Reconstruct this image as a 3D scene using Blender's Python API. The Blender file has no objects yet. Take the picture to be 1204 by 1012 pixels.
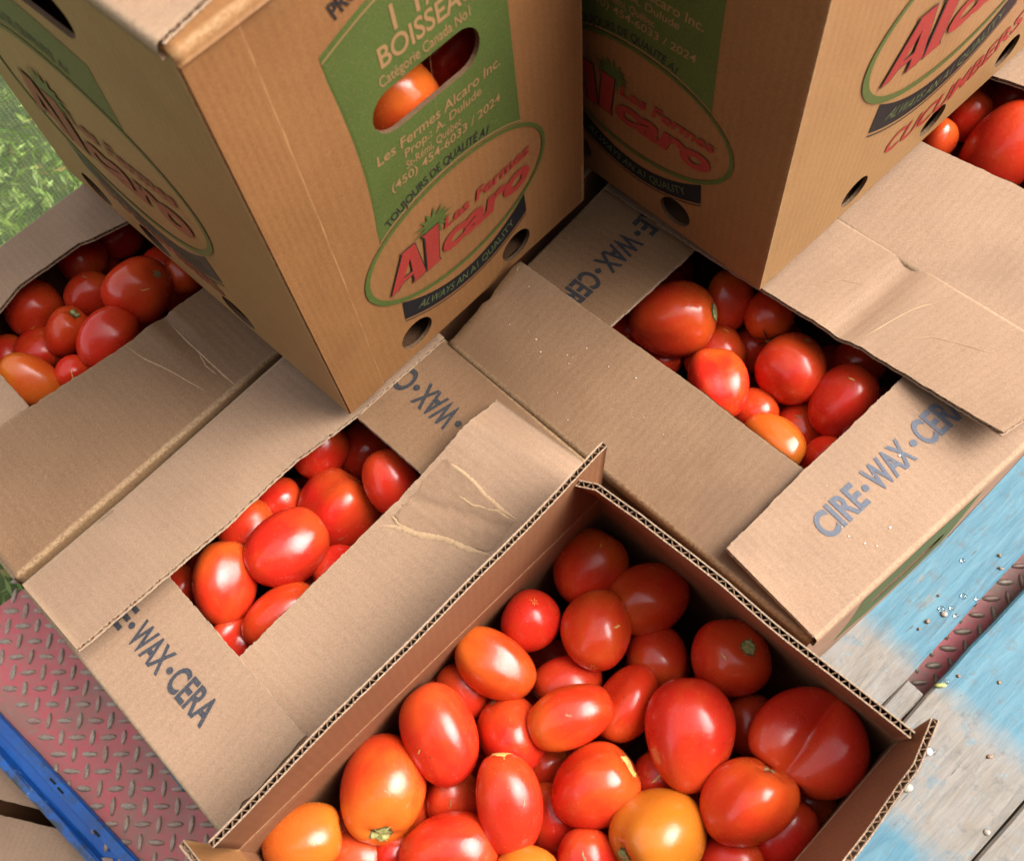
import bpy, bmesh, math, random
import numpy as np
from mathutils import Vector, Matrix, geometry

random.seed(7)
rng = np.random.default_rng(7)
SC = bpy.context.scene
COL = SC.collection

CAM_POS = [0.0, 0.0, 1.2269]
CAM_ROT = [[0.994404, 0.092929, 0.050247], [-0.063579, 0.906281, -0.417866], [-0.08437, 0.412333, 0.907118]]
CAM_LENS = 36.213
BOX_B = [[-0.2667, 0.0605, 0.46], [0.0157, 0.3179, 0.46], [-0.158, 0.5133, 0.46], [-0.4404, 0.2558, 0.46]]
BOX_C = [[0.1667, 0.1626, 0.46], [0.4272, 0.3534, 0.46], [0.1261, 0.6559, 0.46], [-0.0897, 0.4411, 0.46]]
BOX_A = [[-0.4517, 0.266, 0.46], [-0.1638, 0.5216, 0.46], [-0.3503, 0.7317, 0.46], [-0.6382, 0.4762, 0.46]]
BOX_E = [[0.4099, 0.36, 0.46], [0.6208, 0.5517, 0.46], [0.3653, 0.8329, 0.46], [0.1544, 0.6413, 0.46]]
BOX_D = [[-0.1032, 0.4587, 0.46], [0.0988, 0.6598, 0.46], [-0.1518, 0.932, 0.46], [-0.3538, 0.731, 0.46]]
BOX_F = [[-0.2595, 0.0492, 0.45], [-0.0675, -0.1533, 0.45], [0.2152, 0.0884, 0.45], [0.0233, 0.291, 0.45]]
FLAPS = {
    'B_left': [[[-0.4404, 0.2558, 0.464], [-0.3665, 0.3232, 0.46], [-0.2926, 0.3906, 0.46], [-0.2261, 0.4512, 0.46], [-0.158, 0.5133, 0.462]], [[-0.3717, 0.1914, 0.5], [-0.3226, 0.2346, 0.496], [-0.2684, 0.284, 0.488], [-0.2233, 0.3358, 0.474], [-0.173, 0.3755, 0.468], [-0.0947, 0.4438, 0.466]]],
    'B_right': [[[-0.2667, 0.0605, 0.461], [-0.1255, 0.1892, 0.461], [-0.0464, 0.2613, 0.466], [0.0157, 0.3179, 0.462]], [[-0.3287, 0.1285, 0.463], [-0.2592, 0.1857, 0.463], [-0.1835, 0.2556, 0.466], [-0.1154, 0.3152, 0.473], [-0.0879, 0.3397, 0.477], [-0.0519, 0.3765, 0.472]]],
    'B_low': [[[-0.4404, 0.2558, 0.46], [-0.2667, 0.0605, 0.466]], [[-0.3747, 0.3143, 0.462], [-0.3201, 0.251, 0.464], [-0.2535, 0.175, 0.469], [-0.2059, 0.1206, 0.473]]],
    'B_top': [[[0.0157, 0.3179, 0.46], [-0.158, 0.5133, 0.46]], [[-0.05, 0.2594, 0.462], [-0.1149, 0.3184, 0.463], [-0.1703, 0.3771, 0.464], [-0.2215, 0.4568, 0.46]]],
    'C_left': [[[0.1667, 0.1626, 0.46], [0.0385, 0.3019, 0.462], [-0.0897, 0.4411, 0.464]], [[0.2403, 0.2303, 0.46], [0.1841, 0.2953, 0.462], [0.1465, 0.3334, 0.466], [0.0988, 0.3839, 0.469], [0.0468, 0.4335, 0.474], [0.0087, 0.4682, 0.482], [-0.0247, 0.4973, 0.492]]],
    'C_low': [[[0.1667, 0.1626, 0.469], [0.2969, 0.258, 0.463], [0.4272, 0.3534, 0.461]], [[0.1133, 0.2319, 0.477], [0.1821, 0.2915, 0.47], [0.2749, 0.3656, 0.463], [0.371, 0.43, 0.46]]],
    'C_right': [[[0.1261, 0.6559, 0.46], [0.2583, 0.522, 0.461], [0.3295, 0.4513, 0.461], [0.3779, 0.3947, 0.468], [0.4272, 0.3534, 0.476]], [[0.0566, 0.5868, 0.46], [0.1811, 0.4593, 0.464], [0.2259, 0.4147, 0.466], [0.273, 0.3673, 0.472], [0.3016, 0.3313, 0.482], [0.3279, 0.2984, 0.494]]],
    'C_top': [[[0.1261, 0.6559, 0.457], [-0.0897, 0.4411, 0.457]], [[0.1966, 0.5851, 0.458], [0.1248, 0.5083, 0.458], [0.0496, 0.4459, 0.458], [-0.0192, 0.3703, 0.456]]],
    'A_right': [[[-0.4517, 0.266, 0.46], [-0.2647, 0.432, 0.46], [-0.1638, 0.5216, 0.46]], [[-0.5367, 0.3617, 0.46], [-0.4656, 0.4102, 0.464], [-0.3997, 0.4462, 0.472], [-0.3703, 0.4637, 0.474], [-0.3428, 0.4884, 0.472], [-0.3118, 0.5189, 0.464], [-0.2302, 0.5964, 0.462]]],
    'A_far': [[[-0.6382, 0.4762, 0.462], [-0.3503, 0.7317, 0.46]], [[-0.5732, 0.4029, 0.464], [-0.4831, 0.5424, 0.466], [-0.4295, 0.5789, 0.47], [-0.416, 0.5815, 0.472], [-0.3897, 0.5982, 0.468], [-0.2839, 0.657, 0.463]]],
    'A_low': [[[-0.6382, 0.4762, 0.456], [-0.4517, 0.266, 0.457]], [[-0.5672, 0.5392, 0.456], [-0.3806, 0.3291, 0.457]]],
    'A_top': [[[-0.1638, 0.5216, 0.456], [-0.3503, 0.7317, 0.456]], [[-0.2311, 0.4618, 0.456], [-0.4176, 0.672, 0.456]]],
    'E_left': [[[0.4099, 0.36, 0.461], [0.3798, 0.3921, 0.461], [0.3232, 0.4546, 0.461], [0.1544, 0.6413, 0.46]], [[0.4972, 0.4394, 0.464], [0.4164, 0.5352, 0.465], [0.3823, 0.563, 0.466], [0.3472, 0.594, 0.464], [0.2395, 0.7186, 0.46]]],
    'E_right': [[[0.6208, 0.5517, 0.46], [0.3653, 0.8329, 0.46]], [[0.5579, 0.4945, 0.462], [0.4468, 0.6483, 0.464], [0.4226, 0.6641, 0.464], [0.3024, 0.7758, 0.46]]],
    'E_low': [[[0.4099, 0.36, 0.456], [0.6208, 0.5517, 0.456]], [[0.3494, 0.4267, 0.456], [0.5603, 0.6183, 0.456]]],
    'E_top': [[[0.1544, 0.6413, 0.456], [0.3653, 0.8329, 0.456]], [[0.2149, 0.5747, 0.456], [0.4259, 0.7663, 0.456]]],
    'D_left': [[[-0.1032, 0.4587, 0.46], [-0.3538, 0.731, 0.46]], [[-0.0042, 0.5572, 0.46], [-0.2548, 0.8295, 0.46]]],
    'D_right': [[[0.0988, 0.6598, 0.46], [-0.1518, 0.932, 0.46]], [[-0.0002, 0.5613, 0.46], [-0.2508, 0.8335, 0.46]]],
    'F_left': [[[-0.2595, 0.0492, 0.45], [-0.1181, 0.1701, 0.45], [0.0233, 0.291, 0.45]], [[-0.2465, 0.0453, 0.54], [-0.1102, 0.1689, 0.54], [0.0306, 0.2965, 0.54]]],
    'F_top': [[[0.0233, 0.291, 0.45], [0.1193, 0.1897, 0.45], [0.2152, 0.0884, 0.45]], [[0.0041, 0.2718, 0.53], [0.0183, 0.2656, 0.534], [0.0457, 0.2396, 0.538], [0.0969, 0.1859, 0.54], [0.1494, 0.1302, 0.539], [0.1991, 0.0796, 0.536]]],
    'F_right': [[[0.2152, 0.0884, 0.45], [0.0739, -0.0325, 0.45], [-0.0675, -0.1533, 0.45]], [[0.2175, 0.0925, 0.528], [0.2002, 0.0657, 0.526], [0.1782, 0.0424, 0.524], [0.1654, 0.0294, 0.522], [0.1472, 0.0125, 0.52], [0.0256, -0.0915, 0.52]]],
    'F_low': [[[-0.2595, 0.0492, 0.45], [-0.0675, -0.1533, 0.45]], [[-0.2789, 0.0546, 0.505], [-0.0869, -0.148, 0.505]]],
}
U1 = ([[-0.1738, 0.3736, 0.477], [0.0366, 0.563, 0.477], [-0.2334, 0.8472, 0.477], [-0.4438, 0.6578, 0.477]], [[-0.1682, 0.3733, 0.872], [0.0421, 0.5626, 0.872], [-0.2279, 0.8468, 0.872], [-0.4382, 0.6574, 0.872]])
U2 = ([[0.1733, 0.4528, 0.477], [-0.0134, 0.6615, 0.477], [0.2835, 0.9067, 0.477], [0.4702, 0.6979, 0.477]], [[0.1733, 0.4528, 0.872], [-0.0134, 0.6615, 0.872], [0.2835, 0.9067, 0.872], [0.4702, 0.6979, 0.872]])
U1_TOP = {'major_edge': [[-0.1666, 0.3667, 0.88], [-0.1538, 0.3981, 0.881]], 'slit': [[-0.1626, 0.3791, 0.876], [-0.1388, 0.3934, 0.876]]}
PALLET = {'o': [0.3459, 0.1966, 0.065], 'e': [0.77806, 0.62819, 0.0]}
PAL_PTS = {'bead': [-0.0457, -0.0631], 'bead2': [-0.0419, -0.0667], 'pebble': [-0.0899, -0.0707], 'nail': [-0.0657, -0.1519], 'spot1': [-0.0037, -0.1084], 'hole': [0.0839, 0.017], 'drop1': [0.1479, 0.041], 'drop2': [0.1154, 0.0149], 'drop3': [0.1236, 0.003], 'drop4': [0.0953, 0.0155], 'drop5': [0.0916, 0.007], 'dr6': [0.0866, 0.0225], 'deb1': [0.0639, 0.0243], 'deb2': [0.0505, 0.0253], 'deb3': [0.0969, 0.034], 'deb4': [0.1815, 0.0169], 'deb5': [0.1692, 0.0066], 'leaf': [0.0182, -0.0285], 'drop7': [0.027, -0.0306], 'deb6': [0.0404, -0.0358], 'deb7': [0.0655, -0.0684], 'lowband': [-0.1223, -0.0793], 'lb2': [-0.1231, -0.1229], 'bB': [-0.6495, 0.3895], 'aB': [-0.5015, 0.2272]}
DECK_EDGE = [[-0.7003, 0.4112, 0.0], [0.82495, 0.5652, 0.0]]
LUG = {'o': [-0.6114, 0.2546, 0.0], 'ax': -4.2}
RAIL = [[-0.682, 0.2231, 0.01], [-0.5216, 0.0723, 0.01], [-0.6733, 0.1615, 0.01], [-0.594, 0.0771, 0.01]]
LOWBOX = [[-0.6196, 0.1216, 0.1], [-0.5441, 0.0993, 0.1], [-0.6179, 0.1095, 0.1], [-0.5387, 0.0931, 0.1], [-0.6249, 0.1594, 0.1], [-0.5554, 0.0775, 0.1]]
GREEN = [[-1.4071, 2.1596, -0.74], [-1.1416, 1.6871, -0.74], [-1.3193, 1.569, -0.74], [-1.1347, 0.6674, -0.74]]
DEPTHS = [2.596]
NET = {'o': [-0.6781, 0.521, 0.46], 'e': [0.74786, 0.66385, 0.0]}
CREASES = {'B_patch': [[0.2517, 0.0821], [0.3119, 0.0831], [0.3127, 0.0634], [0.3112, 0.0465], [0.3059, 0.0224], [0.3069, 0.0066], [0.2766, 0.0039], [0.267, 0.0215], [0.2616, 0.0408], [0.2541, 0.0542], [0.2489, 0.0693]], 'B_1': [[0.2375, 0.084], [0.2484, 0.0688], [0.2536, 0.0537], [0.2611, 0.0403], [0.2665, 0.021], [0.2754, 0.0001]], 'B_2': [[0.313, 0.0863], [0.3132, 0.0639], [0.3112, 0.0465], [0.3059, 0.0224], [0.3077, 0.0037]], 'B_3': [[0.2974, 0.0597], [0.2973, 0.0404], [0.3036, 0.0229], [0.3069, 0.0066]], 'B_4': [[0.2503, 0.0837], [0.2485, 0.0698], [0.2531, 0.0532]], 'C_1': [[0.2841, 0.0922], [0.2846, 0.0735], [0.2872, 0.0539], [0.2913, 0.0403], [0.3013, 0.022]], 'C_2': [[0.3058, 0.0725], [0.3206, 0.0576], [0.344, 0.0458], [0.3694, 0.0314]], 'C_3': [[0.2151, 0.0669], [0.2297, 0.0511], [0.2488, 0.0423]], 'A_1': [[0.2323, 0.0971], [0.231, 0.0727], [0.2308, 0.0526], [0.2311, 0.031], [0.2315, 0.0121], [0.2323, -0.0058]], 'A_2': [[0.1924, 0.113], [0.1962, 0.0859], [0.2014, 0.0551], [0.2101, 0.0114]], 'A_3': [[0.2308, 0.0526], [0.2265, 0.0323], [0.2279, 0.0197]]}
HAND_HOLE_TOMATOES = [('U', [-0.0941, 0.486, 0.7002], 0.043, 0.035, [0.18, 0.162, 0.97], 'orange', 'egg', 0, 0, 'bright orange tomato at the left end of the hand hole'), ('U', [-0.0501, 0.538, 0.6888], 0.04, 0.033, [0.464, 0.418, 0.781], 'deep', 'egg', 0, 0, 'dark red tomato at the right end of the hand hole')]
TOMATOES = [
    ('F', [0.0112, 0.2529, 0.39], 0.0344, 0.0307, [0.561, 0.721, 0.407], 'deep', 'egg', 0, 0, 'dark shaded tomato in the top corner of the open box'),
    ('F', [0.0564, 0.2222, 0.391], 0.0355, 0.0281, [-0.923, -0.372, 0.101], 'deep', 'furrow', 0, 0, 'shaded egg-shaped tomato under the upper right wall of the open box'),
    ('F', [-0.0416, 0.2099, 0.397], 0.0271, 0.025, [-0.185, -0.339, -0.922], 'red', 'round', 0, 1, 'small round tomato with star mark by the upper left wall of the open box'),
    ('F', [0.0114, 0.196, 0.401], 0.0329, 0.0288, [0.235, 0.95, -0.206], 'redorange', 'egg', 0, 1, 'scratched round red tomato just below the dark top corner of the open box'),
    ('F', [-0.0729, 0.1754, 0.405], 0.036, 0.0251, [-0.82, 0.54, 0.188], 'orange', 'egg', 0, 0, 'smooth orange egg-shaped tomato with a small scratch near the upper left wall'),
    ('F', [0.058, 0.1757, 0.375], 0.0288, 0.0258, [-0.244, -0.889, 0.387], 'deep', 'round', 1, 0, 'shaded tomato with stem scar left of the one with a big green scar'),
    ('F', [0.114, 0.1663, 0.401], 0.0366, 0.0309, [0.302, 0.013, 0.953], 'red', 'round', 2, 0, 'round red tomato with a large ringed green stem scar facing up'),
    ('F', [-0.0158, 0.1613, 0.377], 0.0293, 0.0229, [-0.946, -0.294, 0.139], 'deep', 'egg', 1, 0, 'half hidden tomato squeezed above the long orange-red one'),
    ('F', [-0.0162, 0.1304, 0.405], 0.0357, 0.0238, [-0.953, -0.302, -0.029], 'orange', 'plum', 0, 1, 'long orange-red plum tomato lying across the middle of the open box'),
    ('F', [0.0299, 0.1383, 0.391], 0.0333, 0.0222, [-0.593, -0.791, -0.152], 'redorange', 'egg', 0, 0, 'upright orange-red egg tomato leaning on the long plum one'),
    ('F', [-0.0637, 0.1229, 0.384], 0.0312, 0.0277, [-0.413, 0.849, 0.331], 'red', 'egg', 0, 0, 'red tomato tucked under the left end of the long plum one'),
    ('F', [0.0731, 0.1088, 0.415], 0.0437, 0.0328, [-0.161, -0.976, -0.145], 'red', 'pear', 0, 0, 'largest smooth bright red tomato with a pointed top'),
    ('F', [-0.1185, 0.1247, 0.405], 0.0405, 0.0292, [-0.381, 0.904, 0.192], 'red', 'plum', 0, 0, 'big glossy red plum tomato nearest the upper left wall'),
    ('F', [-0.1019, 0.1623, 0.375], 0.0252, 0.023, [-0.074, 0.929, 0.364], 'deep', 'egg', 0, 0, 'deep red tomato in shade behind the glossy plum one'),
    ('F', [-0.1642, 0.0919, 0.393], 0.0421, 0.0338, [0.057, -0.928, 0.368], 'orange', 'furrow', 2, 0, 'broad orange-red tomato with a green stem scar at its lower end'),
    ('F', [-0.2258, 0.0557, 0.401], 0.0324, 0.0272, [0.947, 0.207, -0.246], 'orange2', 'furrow', 0, 0, 'orange tomato in the lower left corner of the open box'),
    ('F', [-0.197, 0.0553, 0.364], 0.0273, 0.0242, [-0.297, -0.884, 0.363], 'deep', 'egg', 3, 0, 'dark orange tomato with withered sepals beside the corner orange one'),
    ('F', [-0.1142, 0.0818, 0.366], 0.0244, 0.0237, [0.421, 0.884, 0.204], 'deep', 'egg', 0, 0, 'shaded red tomato between the broad orange-red one and the yellow-scarred one'),
    ('F', [-0.0672, 0.0703, 0.405], 0.0384, 0.0257, [-0.033, 0.955, 0.294], 'red', 'plum', 4, 0, 'upright red plum tomato with a yellow stem scar at its upper left'),
    ('F', [-0.0021, 0.0785, 0.398], 0.0367, 0.0305, [0.87, 0.396, 0.295], 'redorange', 'furrow3', 4, 0, 'lobed orange-red tomato with a yellow stem hollow at its right end'),
    ('F', [-0.1152, 0.037, 0.391], 0.0399, 0.0328, [0.985, 0.113, -0.131], 'red', 'egg', 0, 0, 'wide red tomato cut by the bottom edge below the broad orange-red one'),
    ('F', [-0.0372, 0.0602, 0.362], 0.0281, 0.0255, [0.069, 0.995, 0.066], 'deep', 'egg', 0, 0, 'shaded red tomato under the upright plum one with the yellow scar'),
    ('F', [0.0419, 0.0388, 0.405], 0.0373, 0.0351, [-0.812, -0.494, 0.311], 'yellow', 'furrow3', 2, 0, 'big yellow-orange tomato with ribbed shoulders and dark stem scar'),
    ('F', [-0.0129, 0.0266, 0.393], 0.0254, 0.0235, [0.068, 0.977, 0.204], 'red', 'round', 0, 0, 'red tomato touching the left side of the yellow-orange one'),
    ('F', [0.0465, 0.0826, 0.377], 0.0225, 0.0199, [0.56, 0.821, 0.11], 'deep', 'egg', 0, 0, 'small red tomato wedged above the yellow-orange one'),
    ('F', [0.1068, 0.0571, 0.423], 0.0364, 0.0309, [0.659, 0.583, 0.475], 'redorange', 'furrow3', 0, 0, 'creased red tomato right of the yellow-orange one'),
    ('F', [0.1579, 0.0972, 0.421], 0.0405, 0.0347, [-0.73, -0.679, -0.082], 'red', 'two', 0, 0, 'wide double-lobed tomato split by a deep furrow'),
    ('F', [0.1355, 0.0371, 0.385], 0.0293, 0.0242, [0.685, 0.714, 0.142], 'deep', 'egg', 0, 0, 'dim orange-red tomato in the right corner under the creased one'),
    ('F', [0.1239, 0.118, 0.373], 0.0243, 0.0223, [0.076, 0.986, 0.147], 'deep', 'egg', 0, 0, 'dark tomato hidden behind the largest smooth one'),
    ('F', [0.0937, 0.0196, 0.389], 0.0252, 0.0227, [0.992, -0.069, 0.109], 'red', 'egg', 0, 0, 'red tomato at the bottom edge between the yellow-orange and creased ones'),
    ('F', [-0.0591, 0.0179, 0.397], 0.0252, 0.0239, [0.554, 0.832, -0.022], 'yellow', 'round', 0, 0, 'yellow topped tomato just peeping in at the bottom edge of the open box'),
    ('F', [-0.1615, 0.042, 0.373], 0.0211, 0.0198, [0.067, 0.997, 0.036], 'deep', 'egg', 0, 0, 'dark red tomato deep between broad orange-red and wide red ones'),
    ('F', [0.0507, 0.2063, 0.344], 0.0248, 0.0219, [0.963, 0.245, 0.112], 'deep', 'egg', 0, 0, 'dark tomato buried under the scratched round red one'),
    ('F', [-0.0413, 0.1014, 0.352], 0.0221, 0.0208, [0.961, 0.276, -0.013], 'deep', 'egg', 0, 0, 'dark tomato buried beneath the end of the long plum one'),
    ('F', [0.0694, 0.0572, 0.361], 0.0226, 0.02, [0.958, 0.27, 0.095], 'deep', 'egg', 0, 0, 'dark tomato buried left of the creased red one'),
    ('F', [-0.1364, 0.1612, 0.357], 0.0245, 0.0216, [0.95, 0.293, -0.105], 'deep', 'egg', 0, 0, 'dark tomato sunk against the upper left wall of the open box'),
    ('F', [0.1634, 0.0555, 0.357], 0.0225, 0.0198, [0.944, 0.264, 0.199], 'deep', 'egg', 0, 0, 'dark tomato sunk against the right wall of the open box'),
    ('B', [-0.2951, 0.2602, 0.415], 0.0362, 0.027, [0.052, 0.956, 0.288], 'redorange', 'plum', 0, 0, 'upright egg-shaped tomato at the lower left of the pinwheel box opening'),
    ('B', [-0.2416, 0.2843, 0.415], 0.0375, 0.0301, [0.761, 0.601, -0.245], 'red', 'egg', 0, 1, 'shiny red tomato with star mark in the middle of the pinwheel box'),
    ('B', [-0.2065, 0.328, 0.378], 0.0387, 0.0371, [0.659, 0.691, 0.298], 'red', 'furrow3', 0, 0, 'largest shouldered red tomato in the pinwheel box'),
    ('B', [-0.1502, 0.3349, 0.415], 0.0307, 0.0241, [-0.251, 0.878, 0.408], 'red', 'egg', 0, 0, 'egg-shaped red tomato under the stamped flap corner of the pinwheel box'),
    ('B', [-0.2812, 0.3114, 0.4], 0.0266, 0.0244, [0.866, 0.488, -0.11], 'deep', 'egg', 0, 0, 'shaded tomato under the lifted left flap behind the star marked one'),
    ('B', [-0.2602, 0.3413, 0.38], 0.0229, 0.0206, [0.874, 0.48, -0.075], 'deep', 'egg', 0, 0, 'small dark tomato under the left flap of the pinwheel box'),
    ('B', [-0.2193, 0.3812, 0.394], 0.0275, 0.0245, [0.564, 0.797, 0.216], 'deep', 'egg', 0, 0, 'dim orange-red tomato at the tip of the tall box corner'),
    ('B', [-0.1861, 0.3904, 0.365], 0.0284, 0.0268, [0.568, 0.789, 0.235], 'deep', 'egg', 0, 0, 'dark tomato behind the egg-shaped one in the pinwheel box'),
    ('B', [-0.2466, 0.2291, 0.407], 0.0348, 0.0232, [0.831, 0.547, -0.097], 'redorange', 'plum', 0, 0, 'slanting red tomato half under the right flap of the pinwheel box'),
    ('B', [-0.2039, 0.2684, 0.39], 0.025, 0.0226, [-0.752, -0.538, 0.379], 'red', 'round', 3, 0, 'tomato with a green stem stub half under the creased flap'),
    ('B', [-0.2923, 0.2163, 0.393], 0.0242, 0.0206, [0.542, 0.84, 0.028], 'red', 'egg', 0, 0, 'red tomato in the lowest corner of the pinwheel box opening'),
    ('B', [-0.3411, 0.2666, 0.391], 0.0205, 0.019, [0.537, 0.842, 0.049], 'deep', 'egg', 0, 0, 'dark tomato left of the upright one in the pinwheel box'),
    ('B', [-0.1816, 0.4262, 0.339], 0.0246, 0.0221, [0.57, 0.78, 0.258], 'deep', 'egg', 0, 0, 'darkest tomato under the upper stamped flap of the pinwheel box'),
    ('B', [-0.2336, 0.264, 0.367], 0.0223, 0.0209, [0.555, 0.825, 0.103], 'deep', 'egg', 0, 0, 'buried tomato between the star marked and slanting ones'),
    ('C', [0.1074, 0.4729, 0.41], 0.0404, 0.0331, [0.948, -0.124, 0.294], 'redorange', 'egg', 2, 0, 'orange-red tomato with green stem scar pointing right at the shaded stamped flap'),
    ('C', [0.1384, 0.4047, 0.406], 0.0348, 0.0277, [0.051, 0.945, -0.323], 'redorange', 'round', 0, 1, 'round tomato with yellow star mark beside the dark brown flap'),
    ('C', [0.2036, 0.4121, 0.406], 0.0324, 0.0307, [0.46, 0.48, 0.747], 'redorange', 'round', 0, 0, 'round red tomato with an orange blush in the middle of the right box'),
    ('C', [0.2415, 0.3752, 0.41], 0.0351, 0.0256, [0.666, 0.583, 0.465], 'red', 'egg', 0, 0, 'oval red tomato next to the pale stamped flap'),
    ('C', [0.163, 0.4928, 0.398], 0.0298, 0.022, [0.184, 0.829, 0.529], 'deep', 'egg', 0, 0, 'upright dim tomato below the corner of the shaded tall box'),
    ('C', [0.1953, 0.4703, 0.402], 0.0249, 0.0232, [-0.24, -0.951, -0.197], 'deep', 'round', 3, 0, 'tomato with black sepals under the edge of the creased pale flap'),
    ('C', [0.178, 0.344, 0.406], 0.0307, 0.0225, [0.644, -0.765, 0.011], 'orange2', 'furrow3', 0, 0, 'bright orange tomato at the lower corner of the right box opening'),
    ('C', [0.1448, 0.4495, 0.376], 0.0299, 0.026, [0.9, 0.302, 0.313], 'deep', 'egg', 0, 0, 'deep red tomato behind the one with the yellow star mark'),
    ('C', [0.1691, 0.3841, 0.385], 0.0219, 0.0204, [0.895, 0.31, 0.321], 'deep', 'egg', 0, 0, 'pinkish red tomato between star marked and orange ones'),
    ('C', [0.2095, 0.3675, 0.372], 0.0258, 0.0243, [0.887, 0.303, 0.348], 'deep', 'egg', 0, 0, 'brownish red tomato behind the bright orange one'),
    ('C', [0.2209, 0.3307, 0.39], 0.022, 0.0198, [0.883, 0.307, 0.355], 'red', 'egg', 0, 0, 'red tomato peeping over the pale stamped flap'),
    ('C', [0.1841, 0.4615, 0.358], 0.0241, 0.0225, [0.895, 0.286, 0.341], 'deep', 'egg', 0, 0, 'dark tomato in the gap left of the blushing one'),
    ('C', [0.0967, 0.4518, 0.37], 0.019, 0.0175, [0.906, 0.324, 0.273], 'red', 'egg', 0, 0, 'small red tomato showing over the dark brown flap'),
    ('C', [0.0683, 0.4839, 0.377], 0.0208, 0.0192, [0.908, 0.328, 0.26], 'deep', 'egg', 0, 0, 'dark tomato below the shaded stamped flap'),
    ('C', [0.2708, 0.4253, 0.382], 0.0246, 0.0231, [0.876, 0.254, 0.409], 'deep', 'egg', 0, 0, 'shadowed tomato under the creased pale flap of the right box'),
    ('A', [-0.3876, 0.5496, 0.428], 0.0365, 0.0314, [0.792, 0.033, 0.61], 'red', 'round', 1, 0, 'large round tomato with brown stem scar in the left box'),
    ('A', [-0.4555, 0.5132, 0.424], 0.0276, 0.0199, [0.635, 0.332, 0.697], 'redorange', 'furrow3', 2, 0, 'small ribbed tomato with split brown stem scar in the left box'),
    ('A', [-0.414, 0.5017, 0.428], 0.0323, 0.0244, [0.602, 0.779, 0.177], 'red', 'egg', 0, 0, 'oval tomato rising over the flap edge in the left box'),
    ('A', [-0.4957, 0.5497, 0.416], 0.0286, 0.0278, [0.817, 0.564, -0.117], 'deep', 'egg', 0, 0, 'dim red tomato at the far left of the left box'),
    ('A', [-0.4412, 0.5577, 0.416], 0.0245, 0.0229, [0.835, 0.544, -0.08], 'deep', 'egg', 0, 0, 'dark red tomato behind the ribbed one in the left box'),
    ('A', [-0.4482, 0.4742, 0.416], 0.0174, 0.0158, [0.825, 0.549, -0.135], 'red', 'egg', 0, 0, 'little red tomato on the flap edge below the ribbed one'),
    ('A', [-0.4835, 0.4658, 0.424], 0.0313, 0.0211, [-0.716, 0.323, 0.619], 'orange2', 'egg', 0, 0, 'orange-tan tomato at the left end of the left box'),
    ('A', [-0.4971, 0.4554, 0.4], 0.0255, 0.0175, [0.859, 0.428, -0.28], 'redorange', 'egg', 0, 0, 'pale orange-red tomato lowest on the left in the left box'),
    ('A', [-0.4567, 0.6051, 0.412], 0.028, 0.0251, [0.485, -0.784, -0.387], 'deep', 'round', 3, 0, 'dark tomato with black sepals under the far flap of the left box'),
    ('A', [-0.3748, 0.5868, 0.41], 0.0216, 0.0199, [0.857, 0.515, -0.023], 'deep', 'egg', 0, 0, 'pinkish tomato beside the large round one against the tall box'),
    ('A', [-0.3501, 0.5701, 0.416], 0.0213, 0.0196, [0.862, 0.507, -0.016], 'orange', 'egg', 0, 0, 'orange-red tomato squeezed under the foot of the tall box'),
    ('A', [-0.4905, 0.508, 0.404], 0.0244, 0.0219, [0.816, 0.561, -0.14], 'deep', 'egg', 0, 0, 'deep shaded tomato between dim and orange-tan ones in the left box'),
    ('A', [-0.4253, 0.6324, 0.404], 0.0239, 0.0222, [0.847, 0.531, -0.03], 'deep', 'egg', 0, 0, 'darkest tomato under the tip of the far flap'),
    ('A', [-0.4549, 0.6134, 0.375], 0.0243, 0.0226, [0.839, 0.54, -0.06], 'deep', 'egg', 0, 0, 'buried dark tomato above the large round one'),
    ('A', [-0.5278, 0.51, 0.396], 0.023, 0.0213, [0.805, 0.571, -0.161], 'deep', 'egg', 0, 0, 'buried tomato at the outer end of the left box'),
    ('E', [0.3805, 0.6402, 0.411], 0.0229, 0.0196, [0.556, 0.508, 0.658], 'redorange', 'egg', 0, 0, 'pinkish tomato beside the lowest hole of the cucumber box'),
    ('E', [0.4184, 0.6689, 0.407], 0.0265, 0.0207, [0.552, 0.486, 0.678], 'red', 'egg', 0, 0, 'narrow red tomato between two others in the far right box'),
    ('E', [0.4367, 0.615, 0.415], 0.0517, 0.0345, [0.608, 0.44, 0.661], 'red', 'egg', 0, 0, 'big glossy red tomato at the right edge in the far right box'),
    ('E', [0.47, 0.6851, 0.403], 0.0267, 0.0242, [0.84, 0.071, 0.538], 'deep', 'egg', 0, 0, 'dark red tomato at the back of the far right box'),
    ('E', [0.4448, 0.7164, 0.391], 0.0239, 0.0222, [0.85, 0.079, 0.521], 'deep', 'egg', 0, 0, 'darkest tomato under the far flap of the far right box'),
]

# ------------------------------------------------------------------ camera, sky, sun, exposure
cam_data = bpy.data.cameras.new('camera')
cam_data.lens = CAM_LENS
cam_data.sensor_width = 36
cam_data.clip_start = 0.02
cam_data.clip_end = 400
cam_data.dof.use_dof = True
cam_data.dof.focus_distance = 0.92
cam_data.dof.aperture_fstop = 10.0
cam = bpy.data.objects.new('camera', cam_data)
M = Matrix(CAM_ROT).to_4x4()
M.translation = Vector(CAM_POS)
cam.matrix_world = M
COL.objects.link(cam)
SC.camera = cam

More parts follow.
